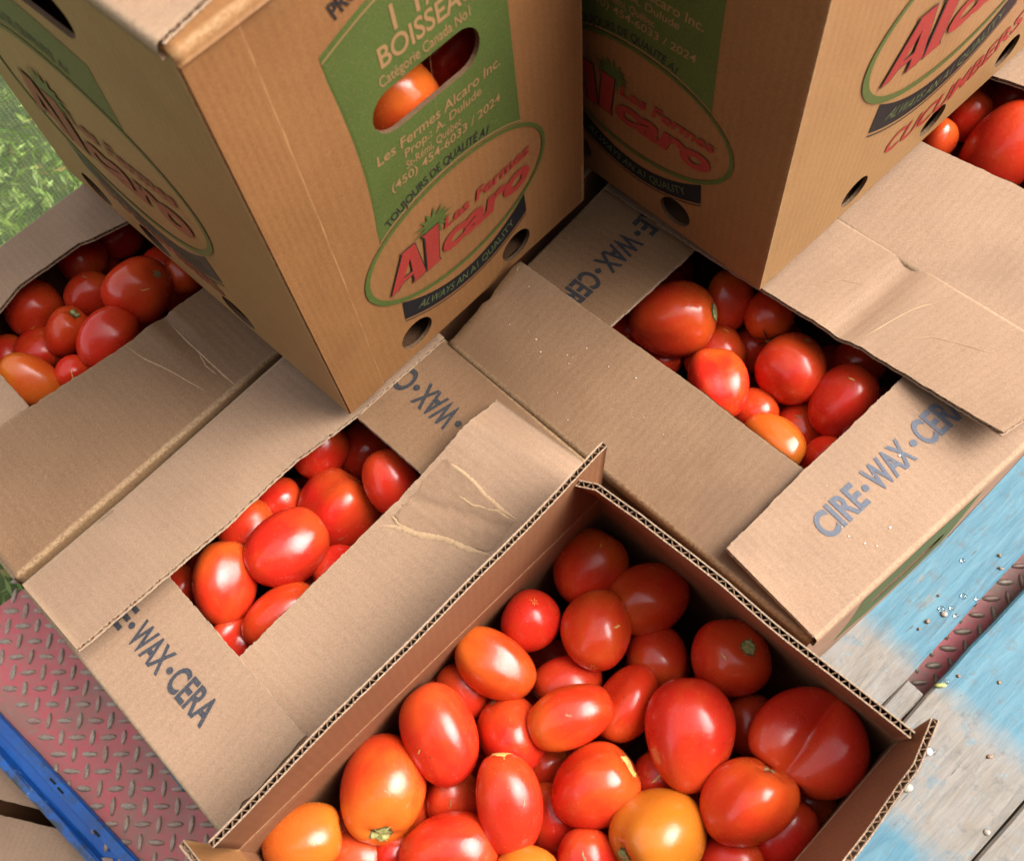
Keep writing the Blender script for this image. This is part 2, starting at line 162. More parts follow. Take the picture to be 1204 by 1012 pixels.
SUN_ELEV, SUN_AZ = math.radians(49), math.radians(4)     # azimuth measured from +x towards +y
world = bpy.data.worlds.new('World')
SC.world = world
world.use_nodes = True
wn = world.node_tree
wn.nodes.clear()
sky = wn.nodes.new('ShaderNodeTexSky')
sky.sky_type = 'NISHITA'
sky.sun_disc = False
sky.sun_elevation = SUN_ELEV
sky.sun_rotation = math.pi / 2 - SUN_AZ
sky.dust_density = 4.0
sky.air_density = 1.2
sky.ozone_density = 0.6
hs = wn.nodes.new('ShaderNodeHueSaturation')               # overcast: the blue of the sky is veiled by cloud
hs.inputs['Saturation'].default_value = 0.22
bg = wn.nodes.new('ShaderNodeBackground')
bg.inputs['Strength'].default_value = 0.142
wo = wn.nodes.new('ShaderNodeOutputWorld')
wn.links.new(sky.outputs[0], hs.inputs['Color'])
wn.links.new(hs.outputs[0], bg.inputs['Color'])
wn.links.new(bg.outputs[0], wo.inputs[0])

sun_data = bpy.data.lights.new('sun', 'SUN')
sun_data.energy = 1.8
sun_data.angle = math.radians(46)
sun_data.color = (1.0, 0.965, 0.91)
sun = bpy.data.objects.new('sun', sun_data)
sd = Vector((math.cos(SUN_ELEV) * math.cos(SUN_AZ), math.cos(SUN_ELEV) * math.sin(SUN_AZ), math.sin(SUN_ELEV)))
sun.rotation_euler = sd.to_track_quat('Z', 'Y').to_euler()
sun.location = sd * 5
COL.objects.link(sun)

vs = SC.view_settings
vs.view_transform = 'Standard'
vs.look = 'None'
vs.exposure = 1.52
vs.gamma = 1.0
vs.use_curve_mapping = False

# ------------------------------------------------------------------ helpers: objects
def V(p):
    return np.array(p, dtype=float)

def unit(v):
    return v / np.linalg.norm(v)

def link(name, mesh, parent=None, mat=None):
    o = bpy.data.objects.new(name, mesh)
    COL.objects.link(o)
    if mat is not None:
        if not mesh.materials:
            mesh.materials.append(mat)
    if parent is not None:
        o.parent = parent
    return o

def make_mesh(name, verts, faces, smooth=False, uv=None, wear=None):
    me = bpy.data.meshes.new(name)
    me.from_pydata([tuple(map(float, v)) for v in verts], [], [tuple(int(i) for i in f) for f in faces])
    me.update()
    if smooth:
        me.polygons.foreach_set('use_smooth', [True] * len(me.polygons))
    if uv is not None:
        l = me.uv_layers.new(name='UVMap')
        idx = np.empty(len(me.loops), dtype=np.int32)
        me.loops.foreach_get('vertex_index', idx)
        l.data.foreach_set('uv', np.asarray(uv, dtype=np.float32)[idx].ravel())
    if wear is not None:
        at = me.attributes.new('wear', 'FLOAT', 'POINT')
        at.data.foreach_set('value', np.asarray(wear, dtype=np.float32))
    return me

def thing(name, label, cat, group=None, loc=(0, 0, 0)):
    o = bpy.data.objects.new(name, None)
    o.empty_display_size = 0.05
    o.location = loc
    COL.objects.link(o)
    tag(o, label, cat, group)
    return o

def tag(o, label, cat, group=None):
    o['label'] = label
    o['category'] = cat
    if group:
        o['group'] = group

def kind(o, k):
    o['kind'] = k
    return o

class MB:
    """collects simple solids into one mesh"""
    def __init__(s):
        s.v, s.f = [], []
    def add(s, verts, faces):
        n = len(s.v)
        s.v += [tuple(map(float, v)) for v in verts]
        s.f += [tuple(i + n for i in f) for f in faces]
    def box(s, o, a, b, c):
        """box from corner o with edge vectors a, b, c"""
        o, a, b, c = map(V, (o, a, b, c))
        if np.dot(np.cross(a, b), c) < 0:
            a, b = b, a
        p = [o, o + a, o + a + b, o + b]
        p += [q + c for q in p]
        s.add(p, [(3, 2, 1, 0), (4, 5, 6, 7), (0, 1, 5, 4), (1, 2, 6, 5), (2, 3, 7, 6), (3, 0, 4, 7)])
    def build(s, name, parent=None, mat=None, smooth=False):
        return link(name, make_mesh(name, s.v, s.f, smooth), parent, mat)

# ------------------------------------------------------------------ helpers: materials
def new_mat(name):
    m = bpy.data.materials.new(name)
    m.use_nodes = True
    nt = m.node_tree
    return m, nt, nt.nodes['Principled BSDF']

def N(nt, t, **kw):
    n = nt.nodes.new(t)
    for k, v in kw.items():
        if k in n.inputs:
            n.inputs[k].default_value = v
        else:
            setattr(n, k, v)
    return n

def noise(nt, vec, scale, detail=3.0, rough=0.55, dist=0.0):
    n = nt.nodes.new('ShaderNodeTexNoise')
    n.inputs['Scale'].default_value = scale
    n.inputs['Detail'].default_value = detail
    n.inputs['Roughness'].default_value = rough
    n.inputs['Distortion'].default_value = dist
    if vec is not None:
        nt.links.new(vec, n.inputs['Vector'])
    return n.outputs['Fac']

def maprange(nt, val, a, b, c, d):
    n = nt.nodes.new('ShaderNodeMapRange')
    n.inputs['From Min'].default_value = a
    n.inputs['From Max'].default_value = b
    n.inputs['To Min'].default_value = c
    n.inputs['To Max'].default_value = d
    nt.links.new(val, n.inputs['Value'])
    return n.outputs['Result']

def math_(nt, op, a, b=None):
    n = nt.nodes.new('ShaderNodeMath')
    n.operation = op
    for i, x in enumerate((a, b)):
        if x is None:
            continue
        if isinstance(x, (int, float)):
            n.inputs[i].default_value = x
        else:
            nt.links.new(x, n.inputs[i])
    return n.outputs[0]

def mix(nt, fac, a, b, blend='MIX'):
    n = nt.nodes.new('ShaderNodeMix')
    n.data_type = 'RGBA'
    n.blend_type = blend
    def put(sock, x):
        if isinstance(x, tuple):
            sock.default_value = x if len(x) == 4 else (*x, 1)
        elif isinstance(x, (int, float)):
            sock.default_value = x
        else:
            nt.links.new(x, sock)
    put(n.inputs[0], fac)
    put(n.inputs[6], a)
    put(n.inputs[7], b)
    return n.outputs[2]

def cardboard(name, base, dark, edge=(0.62, 0.45, 0.27), rough=0.7, wash=0.10, spec=0.25):
    base, dark, edge = (tuple(x * 0.66 for x in c) for c in (base, dark, edge))
    m, nt, p = new_mat(name)
    tc = nt.nodes.new('ShaderNodeTexCoord')
    obj = tc.outputs['Object']
    fibre = noise(nt, obj, 640, 4, 0.75)
    speck = noise(nt, obj, 420, 2, 0.6)
    blotch = noise(nt, obj, 9, 5, 0.65, 0.4)
    stain = noise(nt, obj, 3.2, 4, 0.6, 0.8)
    f = math_(nt, 'ADD', math_(nt, 'MULTIPLY', maprange(nt, fibre, 0.36, 0.64, -0.35, 1.35), 0.5),
              math_(nt, 'MULTIPLY', maprange(nt, blotch, 0.3, 0.7, 0, 1), 0.5))
    col = mix(nt, f, dark, base)
    col = mix(nt, maprange(nt, stain, 0.52, 0.66, 0, 0.38), col, tuple(c * 0.72 for c in dark))
    scuff = noise(nt, obj, 60, 6, 0.75, 0.8)
    col = mix(nt, maprange(nt, scuff, 0.66, 0.72, 0, 0.30), col, edge)
    col = mix(nt, maprange(nt, speck, 0.62, 0.75, 0, 0.35), col, tuple(c * 0.55 for c in dark))
    # corrugation telegraphing through the liner
    uv = tc.outputs['UV']
    w = nt.nodes.new('ShaderNodeTexWave')
    w.wave_type = 'BANDS'
    w.bands_direction = 'X'
    w.inputs['Scale'].default_value = 42
    w.inputs['Distortion'].default_value = 0.6
    w.inputs['Detail'].default_value = 1
    nt.links.new(uv, w.inputs['Vector'])
    col = mix(nt, math_(nt, 'MULTIPLY', w.outputs['Fac'], wash), col, tuple(c * 0.6 for c in dark))
    at = nt.nodes.new('ShaderNodeAttribute')
    at.attribute_name = 'wear'
    wm = math_(nt, 'MULTIPLY', at.outputs['Fac'], maprange(nt, noise(nt, obj, 420, 4, 0.7), 0.35, 0.65, 0, 1))
    col = mix(nt, wm, col, edge)
    nt.links.new(col, p.inputs['Base Color'])
    p.inputs['Roughness'].default_value = rough
    p.inputs['Specular IOR Level'].default_value = spec
    b = nt.nodes.new('ShaderNodeBump')
    b.inputs['Strength'].default_value = 0.35
    b.inputs['Distance'].default_value = 0.0012
    hgt = math_(nt, 'ADD', math_(nt, 'MULTIPLY', fibre, 0.34),
                math_(nt, 'ADD', math_(nt, 'MULTIPLY', w.outputs['Fac'], 0.15), math_(nt, 'MULTIPLY', noise(nt, obj, 28, 3, 0.5), 2.0)))
    nt.links.new(hgt, b.inputs['Height'])
    nt.links.new(b.outputs[0], p.inputs['Normal'])
    return m

def ink(name, col, rough=0.6, wornness=0.35, through=(0.42, 0.26, 0.13), spec=0.25):
    col, through = (tuple(x * 0.70 for x in c) for c in (col, through))
    m, nt, p = new_mat(name)
    tc = nt.nodes.new('ShaderNodeTexCoord')
    obj = tc.outputs['Object']
    n1 = noise(nt, obj, 900, 3, 0.75)
    n2 = noise(nt, obj, 30, 4, 0.6)
    c = mix(nt, maprange(nt, n2, 0.3, 0.7, 0, 0.5), col, tuple(x * 0.75 for x in col))
    c = mix(nt, math_(nt, 'MULTIPLY', maprange(nt, n1, 0.5, 0.75, 0, 1), wornness), c, through)
    nt.links.new(c, p.inputs['Base Color'])
    p.inputs['Roughness'].default_value = rough
    p.inputs['Specular IOR Level'].default_value = spec
    return m

MAT = {}
MAT['kraft'] = cardboard('kraft_pale', (0.485, 0.305, 0.190), (0.350, 0.212, 0.130))
MAT['kraft_out'] = cardboard('kraft_brown', (0.42, 0.195, 0.070), (0.31, 0.135, 0.045), edge=(0.6, 0.37, 0.17), rough=0.6)
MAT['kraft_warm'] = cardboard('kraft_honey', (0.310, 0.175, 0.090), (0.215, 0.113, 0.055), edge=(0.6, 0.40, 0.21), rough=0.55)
MAT['kraft_side_lit'] = cardboard('kraft_side_lit', (0.50, 0.275, 0.110), (0.39, 0.200, 0.075), edge=(0.6, 0.38, 0.19), rough=0.5)  # lighter copy of the brown board: light on long faces put into colour
MAT['kraft_in_shaded'] = cardboard('kraft_inside_shaded', (0.15, 0.075, 0.036), (0.10, 0.045, 0.02))  # darkened copy of the inside board: shade behind the holes put into colour
MAT['kraft_in'] = cardboard('kraft_inside', (0.38, 0.17, 0.08), (0.27, 0.11, 0.048), edge=(0.5, 0.29, 0.15))
MAT['flute'] = cardboard('flute_paper', (0.36, 0.21, 0.12), (0.27, 0.15, 0.085), wash=0)
MAT['rim'] = cardboard('cut_rim', (0.20, 0.115, 0.06), (0.13, 0.07, 0.035), wash=0)
MAT['liner'] = cardboard('liner_edge', (0.62, 0.44, 0.30), (0.5, 0.33, 0.21), wash=0)
MAT['torn'] = cardboard('torn_paper', (0.60, 0.41, 0.24), (0.48, 0.30, 0.16), wash=0)
MAT['patch'] = cardboard('darker_liner', (0.41, 0.250, 0.150), (0.30, 0.178, 0.105))  # browner liner for the patch between the flap's creases
MAT['stamp'] = ink('stamp_ink', (0.045, 0.050, 0.064), wornness=0.4, through=(0.4, 0.29, 0.2))
MAT['black'] = ink('black_ink', (0.02, 0.02, 0.022), wornness=0.25)
MAT['band'] = ink('band_ink', (0.014, 0.015, 0.018), rough=0.55, wornness=0.15, through=(0.09,0.06,0.04), spec=0.15)
MAT['green'] = ink('green_ink', (0.085, 0.137, 0.026), rough=0.55, wornness=0.4)
MAT['red'] = ink('red_ink', (0.42, 0.035, 0.028), wornness=0.3)
MAT['tan'] = ink('unprinted', (0.42, 0.235, 0.10), wornness=0.25, through=(0.28, 0.24, 0.08))
MAT['stamp_shaded'] = ink('stamp_ink_shaded', (0.030, 0.032, 0.038), wornness=0.35, through=(0.4, 0.29, 0.2))  # same stamp ink, shade on the upper flaps put into its colour
MAT['stamp_lit'] = ink('stamp_ink_lit', (0.115, 0.135, 0.18), wornness=0.45, through=(0.5, 0.36, 0.25))  # same stamp ink, brighter light on the lower flap put into its colour
for k_ in ('green', 'red', 'band', 'black'):
    c_ = {'green': (0.15, 0.16, 0.045), 'red': (0.33, 0.085, 0.045), 'band': (0.06, 0.05, 0.04), 'black': (0.08, 0.075, 0.035)}[k_]
    MAT[k_ + '_faded'] = ink(k_ + '_ink_faded', c_, wornness=0.75)  # fainter inks: glare and dust over the long face put into colour
MAT['bandtext_faded'] = ink('band_text_faint', (0.12, 0.13, 0.06), wornness=0.5)
MAT['bandtext'] = ink('band_text_ink', (0.13, 0.17, 0.07), wornness=0.3)

# ------------------------------------------------------------------ helpers: cardboard sheets
def resample(poly, n):
    p = np.array(poly, dtype=float)
    d = np.r_[0, np.cumsum(np.linalg.norm(np.diff(p, axis=0), axis=1))]
    t = np.linspace(0, d[-1], n)
    # keep the original stations among the samples
    for s in d[1:-1]:
        t[np.argmin(np.abs(t - s))] = s
    t = np.sort(t)
    return np.array([np.interp(t, d, p[:, k]) for k in range(3)]).T, t

def smooth_noise(n, amp, k=6):
    x = np.linspace(0, 1, n)
    r = np.zeros(n)
    for i in range(1, k + 1):
        r += rng.normal() / i * np.sin(2 * np.pi * i * x * 0.7 + rng.uniform(0, 6.28))
    return amp * r / 1.6

class Flap:
    """one cardboard flap: surface between a hinge polyline and a tip polyline"""
    def __init__(s, name, parent, hinge, tip, mat, flutes=('tip',), fold=True, t=0.0042, nu=48, nv=12,
                 jag=(), rough=0.0006, up=None, wear_tip=0.35, fmat=None, warp=None, part='flap', rimwave=0.0, drop=0.020):
        H, hs_ = resample(hinge, nu)
        Tp, ts = resample(tip, nu)
        # match parametrisation
        s.H, s.T, s.t = H, Tp, t
        s.len = hs_[-1]
        s.wid = float(np.mean(np.linalg.norm(Tp - H, axis=1)))
        vs_ = np.r_[0, 0.015, np.linspace(0, 1, nv)[1:-1], 0.985, 1]
        nv = len(vs_)
        s.vs = vs_
        G = H[:, None, :] * (1 - vs_)[None, :, None] + Tp[:, None, :] * vs_[None, :, None]
        # edge roughness and gentle waviness
        tipdir = Tp - H
        tipdir /= np.linalg.norm(tipdir, axis=1)[:, None]
        G[:, -1, :] += tipdir * (rng.normal(0, rough * 0.45, nu) + smooth_noise(nu, rough * 0.5))[:, None]
        n0 = np.cross(H[-1] - H[0], Tp[nu // 2] - H[nu // 2])
        n0 = unit(n0)
        upv = V(up) if up is not None else V((0, 0, 1))
        sg = 1.0 if np.dot(n0, upv) > 0 else -1.0
        wav = smooth_noise(nu, 0.0008)[:, None] * np.sin(np.pi * vs_)[None, :]
        G += wav[:, :, None] * n0 * sg
        if rimwave:
            G += (smooth_noise(nu, rimwave)[:, None] * (vs_ ** 1.5)[None, :])[:, :, None] * n0
        if warp is not None:
            uu, vv = np.meshgrid(np.linspace(0, 1, nu), vs_, indexing='ij')
            G += warp(uu, vv)[:, :, None] * n0 * sg
        ed = unit(H[-1] - H[0])
        if 'start' in jag:
            G[0, 1:, :] += ed * np.abs(rng.normal(0, 0.0012, nv - 1))[:, None]
        if 'end' in jag:
            G[-1, 1:, :] -= ed * np.abs(rng.normal(0, 0.0012, nv - 1))[:, None]
        s.G = G
        rows = []
        if fold:
            out = H - Tp
            out[:, 2] = 0
            out /= np.linalg.norm(out, axis=1)[:, None]
            z = V((0, 0, 1))
            for o_, d_ in ((0.0034, drop), (0.0034, 0.0048), (0.0024, 0.0016)):
                rows.append(H + out * (o_ + smooth_noise(nu, 0.00015)[:, None]) - z * d_)
        nr = len(rows)
        A = np.concatenate([np.array(rows).transpose(1, 0, 2), G], axis=1) if nr else G
        mrow = A.shape[1]
        du = np.gradient(A, axis=0)
        dv = np.gradient(A, axis=1)
        nn = np.cross(du, dv)
        nn /= np.linalg.norm(nn, axis=2)[:, :, None] + 1e-12
        nn *= sg
        s.sg = sg
        B = A - nn * t
        s.A, s.nn, s.nr = A, nn, nr
        I = lambda i, j, k=0: k * nu * mrow + i * mrow + j
        f = []
        for i in range(nu - 1):
            for j in range(mrow - 1):
                q = (I(i, j), I(i + 1, j), I(i + 1, j + 1), I(i, j + 1))
                q2 = (I(i, j, 1), I(i, j + 1, 1), I(i + 1, j + 1, 1), I(i + 1, j, 1))
                f.append(q if sg > 0 else q[::-1])
                f.append(q2 if sg > 0 else q2[::-1])
        def close(a):
            for p, q in zip(a[:-1], a[1:]):
                f.append((p[0], q[0], q[1], p[1]))
        edge = lambda ii, jj: [(I(i, j), I(i, j, 1)) for i, j in zip(ii, jj)]
        R_, C_ = range(nu), range(mrow)
        if 'tip' not in flutes:
            close(edge(R_, [mrow - 1] * nu))
        close(edge(R_, [0] * nu))
        if 'start' not in flutes:
            close(edge([0] * mrow, C_))
        if 'end' not in flutes:
            close(edge([nu - 1] * mrow, C_))
        # uv in metres, wear
        cu = np.concatenate([[0], np.cumsum(np.linalg.norm(np.diff(H, axis=0), axis=1))])
        cv = np.concatenate([[0], np.cumsum(np.linalg.norm(np.diff(A[nu // 2], axis=0), axis=1))])
        uv = np.array([[(a, b) for b in cv] for a in cu]).reshape(-1, 2)
        uv = np.concatenate([uv, uv])
        we = np.zeros((nu, mrow))
        for j, w_ in ((nr - 1, 0.8), (nr, 0.45), (nr - 2, 0.3)):
            if 0 <= j < mrow and fold:
                we[:, j] = w_
        if not fold:
            we[:, 0] = 0.55
        we[:, -1] = wear_tip
        we[0, :] = np.maximum(we[0, :], wear_tip)
        we[-1, :] = np.maximum(we[-1, :], wear_tip)
        we = np.concatenate([we.ravel(), we.ravel()])
        s.obj = link(part, make_mesh(part, np.concatenate([A.reshape(-1, 3), B.reshape(-1, 3)]), f, True, uv, we), parent, mat)
        for e in flutes:
            s.flute_edge(e, A, B, nn, sg)

    def flute_edge(s, e, A, B, nn, sg):
        if e == 'tip':
            a, b, n, inn = A[:, -1], B[:, -1], nn[:, -1], A[:, -2] - A[:, -1]
        elif e == 'start':
            a, b, n, inn = A[0, s.nr:], B[0, s.nr:], nn[0, s.nr:], A[1, s.nr:] - A[0, s.nr:]
        else:
            a, b, n, inn = A[-1, s.nr:], B[-1, s.nr:], nn[-1, s.nr:], A[-2, s.nr:] - A[-1, s.nr:]
        inn = inn / np.linalg.norm(inn, axis=1)[:, None]
        L = np.r_[0, np.cumsum(np.linalg.norm(np.diff(a, axis=0), axis=1))]
        pitch = 0.0076
        nf = max(3, int(L[-1] / pitch))
        n1 = nf * 6 + 1
        x = np.linspace(0, L[-1], n1)
        ip = lambda q: np.array([np.interp(x, L, q[:, k]) for k in range(3)]).T
        a1, b1, n1v, i1 = ip(a), ip(b), ip(n), ip(inn)
        frz = i1 * (rng.normal(0, 0.00026, n1) + smooth_noise(n1, 0.00055, 22))[:, None]
        a1, b1 = a1 + frz, b1 + frz * 0.6
        tl = 0.00075
        jit = rng.normal(0, 0.00018, n1)
        m = MB()
        # two liners seen edge on
        for p, sgn in ((a1, -1), (b1, 1)):
            q = p + n1v * sgn * tl
            k = len(x)
            p0 = p - i1 * 0.0003 + n1v * (-sgn) * 0.00012
            vv = np.concatenate([p0, q - i1 * 0.0003, q + i1 * 0.008])
            ff = []
            for i in range(k - 1):
                ff += [(i, i + 1, k + i + 1, k + i), (k + i, k + i + 1, 2 * k + i + 1, 2 * k + i)]
            m.add(vv, ff)
        li = m.build('liner_edge', s.obj, MAT['liner'])
        m = MB()
        w = 0.5 - 0.5 * np.cos(2 * np.pi * x / L[-1] * nf + smooth_noise(n1, 0.9, 14))
        w = np.clip((w - 0.5) * (1.2 + smooth_noise(n1, 0.38, 24)) + 0.5 + smooth_noise(n1, 0.14, 30), 0, 1)
        mid = a1 * (1 - w)[:, None] + b1 * w[:, None]
        squeeze = (0.5 - w) * 2
        mid = mid - n1v * (squeeze * tl)[:, None]
        p = mid + i1 * (0.0002 + np.abs(jit))[:, None]
        q = mid + i1 * 0.009
        th = np.gradient(p, axis=0)
        side = np.cross(th, i1)
        side /= np.linalg.norm(side, axis=1)[:, None]
        k = len(x)
        h_ = 0.00028
        vv = np.concatenate([p + side * h_, p - side * h_, q + side * h_, q - side * h_])
        ff = []
        for i in range(k - 1):
            ff += [(i, i + 1, k + i + 1, k + i), (i, 2 * k + i, 2 * k + i + 1, i + 1), (k + i, k + i + 1, 3 * k + i + 1, 3 * k + i)]
        m.add(vv, ff)
        m.build('fluting', s.obj, MAT['flute'])

    def P(s, u, v, off=0.0):
        """point at u along the hinge (metres), v from the hinge (metres)"""
        nu, nv = s.G.shape[:2]
        x = min(max(u / s.len * (nu - 1), 0), nu - 1.001)
        y = float(np.interp(v / s.wid, s.vs, np.arange(nv)))
        y = min(max(y, 0), nv - 1.001)
        i, j = int(x), int(y)
        a, b = x - i, y - j
        G = s.G
        p = G[i, j] * (1 - a) * (1 - b) + G[i + 1, j] * a * (1 - b) + G[i, j + 1] * (1 - a) * b + G[i + 1, j + 1] * a * b
        return p + s.nn[i, min(j + s.nr, s.nn.shape[1] - 1)] * off

def ribbon(name, flap, pts, width, parent, mat, h=0.0006, n=40):
    """raised, ragged crease ridge on a flap; pts in (u, v) metres"""
    p = np.array(pts, dtype=float)
    d = np.r_[0, np.cumsum(np.linalg.norm(np.diff(p, axis=0), axis=1))]
    t = np.linspace(0, d[-1], n)
    q = np.array([np.interp(t, d, p[:, k]) for k in range(2)]).T
    q += np.array([smooth_noise(n, 0.0012), smooth_noise(n, 0.0012)]).T
    tg = np.gradient(q, axis=0)
    tg /= np.linalg.norm(tg, axis=1)[:, None]
    nr = np.array([-tg[:, 1], tg[:, 0]]).T
    env = np.clip(np.sin(np.pi * np.linspace(0, 1, n)) * 1.6, 0.0, 1)
    wd = width * env * (0.6 + 0.5 * rng.random(n))
    vv = []
    for k, (s_, o_) in enumerate(((-1, 0.0001), (0, h), (1, 0.0001))):
        for i in range(n):
            c = q[i] + nr[i] * s_ * wd[i] * 0.5
            vv.append(flap.P(c[0], c[1], o_ * (env[i] if k == 1 else 1) + 0.00005))
    ff = []
    for k in range(2):
        for i in range(n - 1):
            ff.append((k * n + i, k * n + i + 1, (k + 1) * n + i + 1, (k + 1) * n + i))
    return link(name, make_mesh(name, vv, ff, True), parent, mat)

# ------------------------------------------------------------------ helpers: flat shapes, panels, print
def inside(p, poly):
    x, y = p
    c = False
    n = len(poly)
    for i in range(n):
        x0, y0 = poly[i]
        x1, y1 = poly[(i + 1) % n]
        if (y0 > y) != (y1 > y) and x < (x1 - x0) * (y - y0) / (y1 - y0) + x0:
            c = not c
    return c

def fill2d(outer, holes=(), step=0.012, extra=()):
    vs_ = [Vector(p) for p in outer]
    ed = [(i, (i + 1) % len(outer)) for i in range(len(outer))]
    for h in holes:
        k = len(vs_)
        vs_ += [Vector(p) for p in h]
        ed += [(k + i, k + (i + 1) % len(h)) for i in range(len(h))]
    o = np.array(outer)
    for x in np.arange(o[:, 0].min() + step / 2, o[:, 0].max(), step):
        for y in np.arange(o[:, 1].min() + step / 2, o[:, 1].max(), step):
            if inside((x, y), outer) and not any(inside((x, y), h) for h in holes):
                vs_.append(Vector((x, y)))
    vs_ += [Vector(p) for p in extra if inside(p, outer) and not any(inside(p, h) for h in holes)]
    r = geometry.delaunay_2d_cdt(vs_, ed, [], 0, 1e-6)
    v2 = [(p.x, p.y) for p in r[0]]
    tris = []
    for f in r[2]:
        c = np.mean([v2[i] for i in f], axis=0)
        q_ = [np.array(v2[i]) for i in f]
        probe = [c] + [0.9 * (q_[i] + q_[i - 1]) / 2 + 0.1 * c for i in range(3)]
        if all(inside(x, outer) and not any(inside(x, h) for h in holes) for x in probe):
            a, b, c_ = (np.array(v2[i]) for i in f[:3])
            if (b - a)[0] * (c_ - a)[1] - (b - a)[1] * (c_ - a)[0] < 0:
                f = f[::-1]
            tris.append(tuple(f))
    return v2, tris

def stadium(cx, cy, hw, hh, n=10):
    pts = []
    for sx in (1, -1):
        for i in range(n + 1):
            a = -math.pi / 2 + math.pi * i / n if sx > 0 else math.pi / 2 + math.pi * i / n
            pts.append((cx + sx * (hw - hh) + hh * math.cos(a), cy + hh * math.sin(a)))
    return pts

def circle(cx, cy, r, n=22, ry=None):
    ry = ry or r
    return [(cx + r * math.cos(2 * math.pi * i / n), cy + ry * math.sin(2 * math.pi * i / n)) for i in range(n)]

class Panel:
    """one wall of a box: s along the base, t up, both in metres; corners bl, br, tl, tr seen from outside"""
    def __init__(s, parent, bl, br, tl, tr, mat, holes=(), bulge=0.0, thick=0.0045, name='side_panel', step=0.02, inner='kraft_in'):
        s.c = [V(q) for q in (bl, br, tl, tr)]
        s.w = float(np.linalg.norm(s.c[1] - s.c[0]))
        s.h = float(np.linalg.norm(s.c[2] - s.c[0]))
        s.n = unit(np.cross(s.c[1] - s.c[0], s.c[2] - s.c[0]))
        s.bulge = bulge
        k = 26
        outer = [(s.w * i / k, 0) for i in range(k)] + [(s.w, s.h * i / k) for i in range(k)]
        outer += [(s.w * (1 - i / k), s.h) for i in range(k)] + [(0, s.h * (1 - i / k)) for i in range(k)]
        extra = []
        for y in np.arange(0.004, s.h, 0.012):
            extra += [(0.0035, y), (s.w - 0.0035, y)]
        for hl in holes:
            c_ = np.mean(hl, axis=0)
            for q in hl:
                d_ = np.array(q) - c_
                extra.append(tuple(c_ + d_ * (1 + 0.0022 / np.linalg.norm(d_))))
        v2, tris = fill2d(outer, holes, step, extra)
        n = len(v2)
        vv = [s.P(*p) for p in v2] + [s.P(*p, -thick) for p in v2]
        ff = list(tris) + [tuple(i + n for i in t[::-1]) for t in tris]
        cnt = {}
        for t in tris:
            for a, b in ((t[0], t[1]), (t[1], t[2]), (t[2], t[0])):
                cnt[(a, b)] = 1
        rim0 = len(ff)
        hole_rim = []
        for (a, b) in cnt:
            if (b, a) not in cnt:
                hole_rim.append(1e-4 < v2[a][0] < s.w - 1e-4 and 1e-4 < v2[a][1] < s.h - 1e-4)
                ff.append((b, a, a + n, b + n))
        def wearf(p):
            e = min(p[0], s.w - p[0])
            e = min(e, s.h - p[1])
            return 0.8 * max(0.0, 1 - e / 0.0034)
        we = [wearf(p) for p in v2]
        s.obj = link(name, make_mesh(name, vv, ff, False, list(v2) * 2, we * 2), parent, mat)
        s.obj.data.materials.append(MAT['rim'])
        s.obj.data.materials.append(MAT[inner])
        for k_, h_ in enumerate(hole_rim):
            if h_:
                s.obj.data.polygons[rim0 + k_].material_index = 1
        for k_ in range(len(tris), 2 * len(tris)):
            s.obj.data.polygons[k_].material_index = 2
    def P(s, x, y, off=0.0):
        a, b = x / s.w, y / s.h
        c = s.c
        p = c[0] * (1 - a) * (1 - b) + c[1] * a * (1 - b) + c[2] * (1 - a) * b + c[3] * a * b
        bl = s.bulge * math.sin(math.pi * min(max(a, 0), 1)) * math.sin(math.pi * min(max(b, 0), 1))
        return p + s.n * (bl + off)
    def shape(s, name, outer, mat, holes=(), off=0.0003, step=0.012):
        v2, tris = fill2d(outer, holes, step)
        return link(name, make_mesh(name, [s.P(x, y, off) for x, y in v2], tris), s.obj, mat)

_caps = {}
def text_mesh(body, bold=0.0, shear=0.0, space=1.0):
    cu = bpy.data.curves.new('t', 'FONT')
    cu.body = body
    cu.size = 1.0
    cu.offset = bold
    cu.shear = shear
    cu.space_character = space
    cu.dimensions = '2D'
    cu.fill_mode = 'FRONT'
    cu.resolution_u = 4
    o = bpy.data.objects.new('t', cu)
    COL.objects.link(o)
    dg = bpy.context.evaluated_depsgraph_get()
    me = bpy.data.meshes.new_from_object(o.evaluated_get(dg))
    v = np.array([q.co[:2] for q in me.vertices])
    f = [tuple(p.vertices) for p in me.polygons]
    bpy.data.objects.remove(o)
    bpy.data.curves.remove(cu)
    bpy.data.meshes.remove(me)
    return v, f

def cap_height(bold=0.0):
    if bold not in _caps:
        v, f = text_mesh('H', bold)
        _caps[bold] = (v[:, 1].min(), v[:, 1].max())
    return _caps[bold]

def put_text(name, body, place, parent, mat, x0, x1, base, cap, bold=0.0, shear=0.0, space=1.0, arc=None, off=0.0006):
    """text laid between x0 and x1, base line at base (+ arc(x)), capitals cap high; place(x, y, off) -> 3-D"""
    v, f = text_mesh(body, bold, shear, space)
    lo, hi = cap_height(bold)
    x = x0 + (v[:, 0] - v[:, 0].min()) / (v[:, 0].max() - v[:, 0].min()) * (x1 - x0)
    y = (v[:, 1] - lo) / (hi - lo) * cap
    if arc is not None:
        b = np.array([arc(q) for q in x])
        d = np.array([(arc(q + 1e-3) - arc(q - 1e-3)) / 2e-3 for q in x])
        nl = np.sqrt(1 + d * d)
        xx = x - y * d / nl
        yy = b + y / nl
    else:
        xx, yy = x, base + y
    vv = [place(p, q, off) for p, q in zip(xx, yy)]
    return link(name, make_mesh(name, vv, f), parent, mat)

# ------------------------------------------------------------------ setting: ground, deck, pallet, rail
DECK_Z = 0.0
GROUND_Z = -0.46

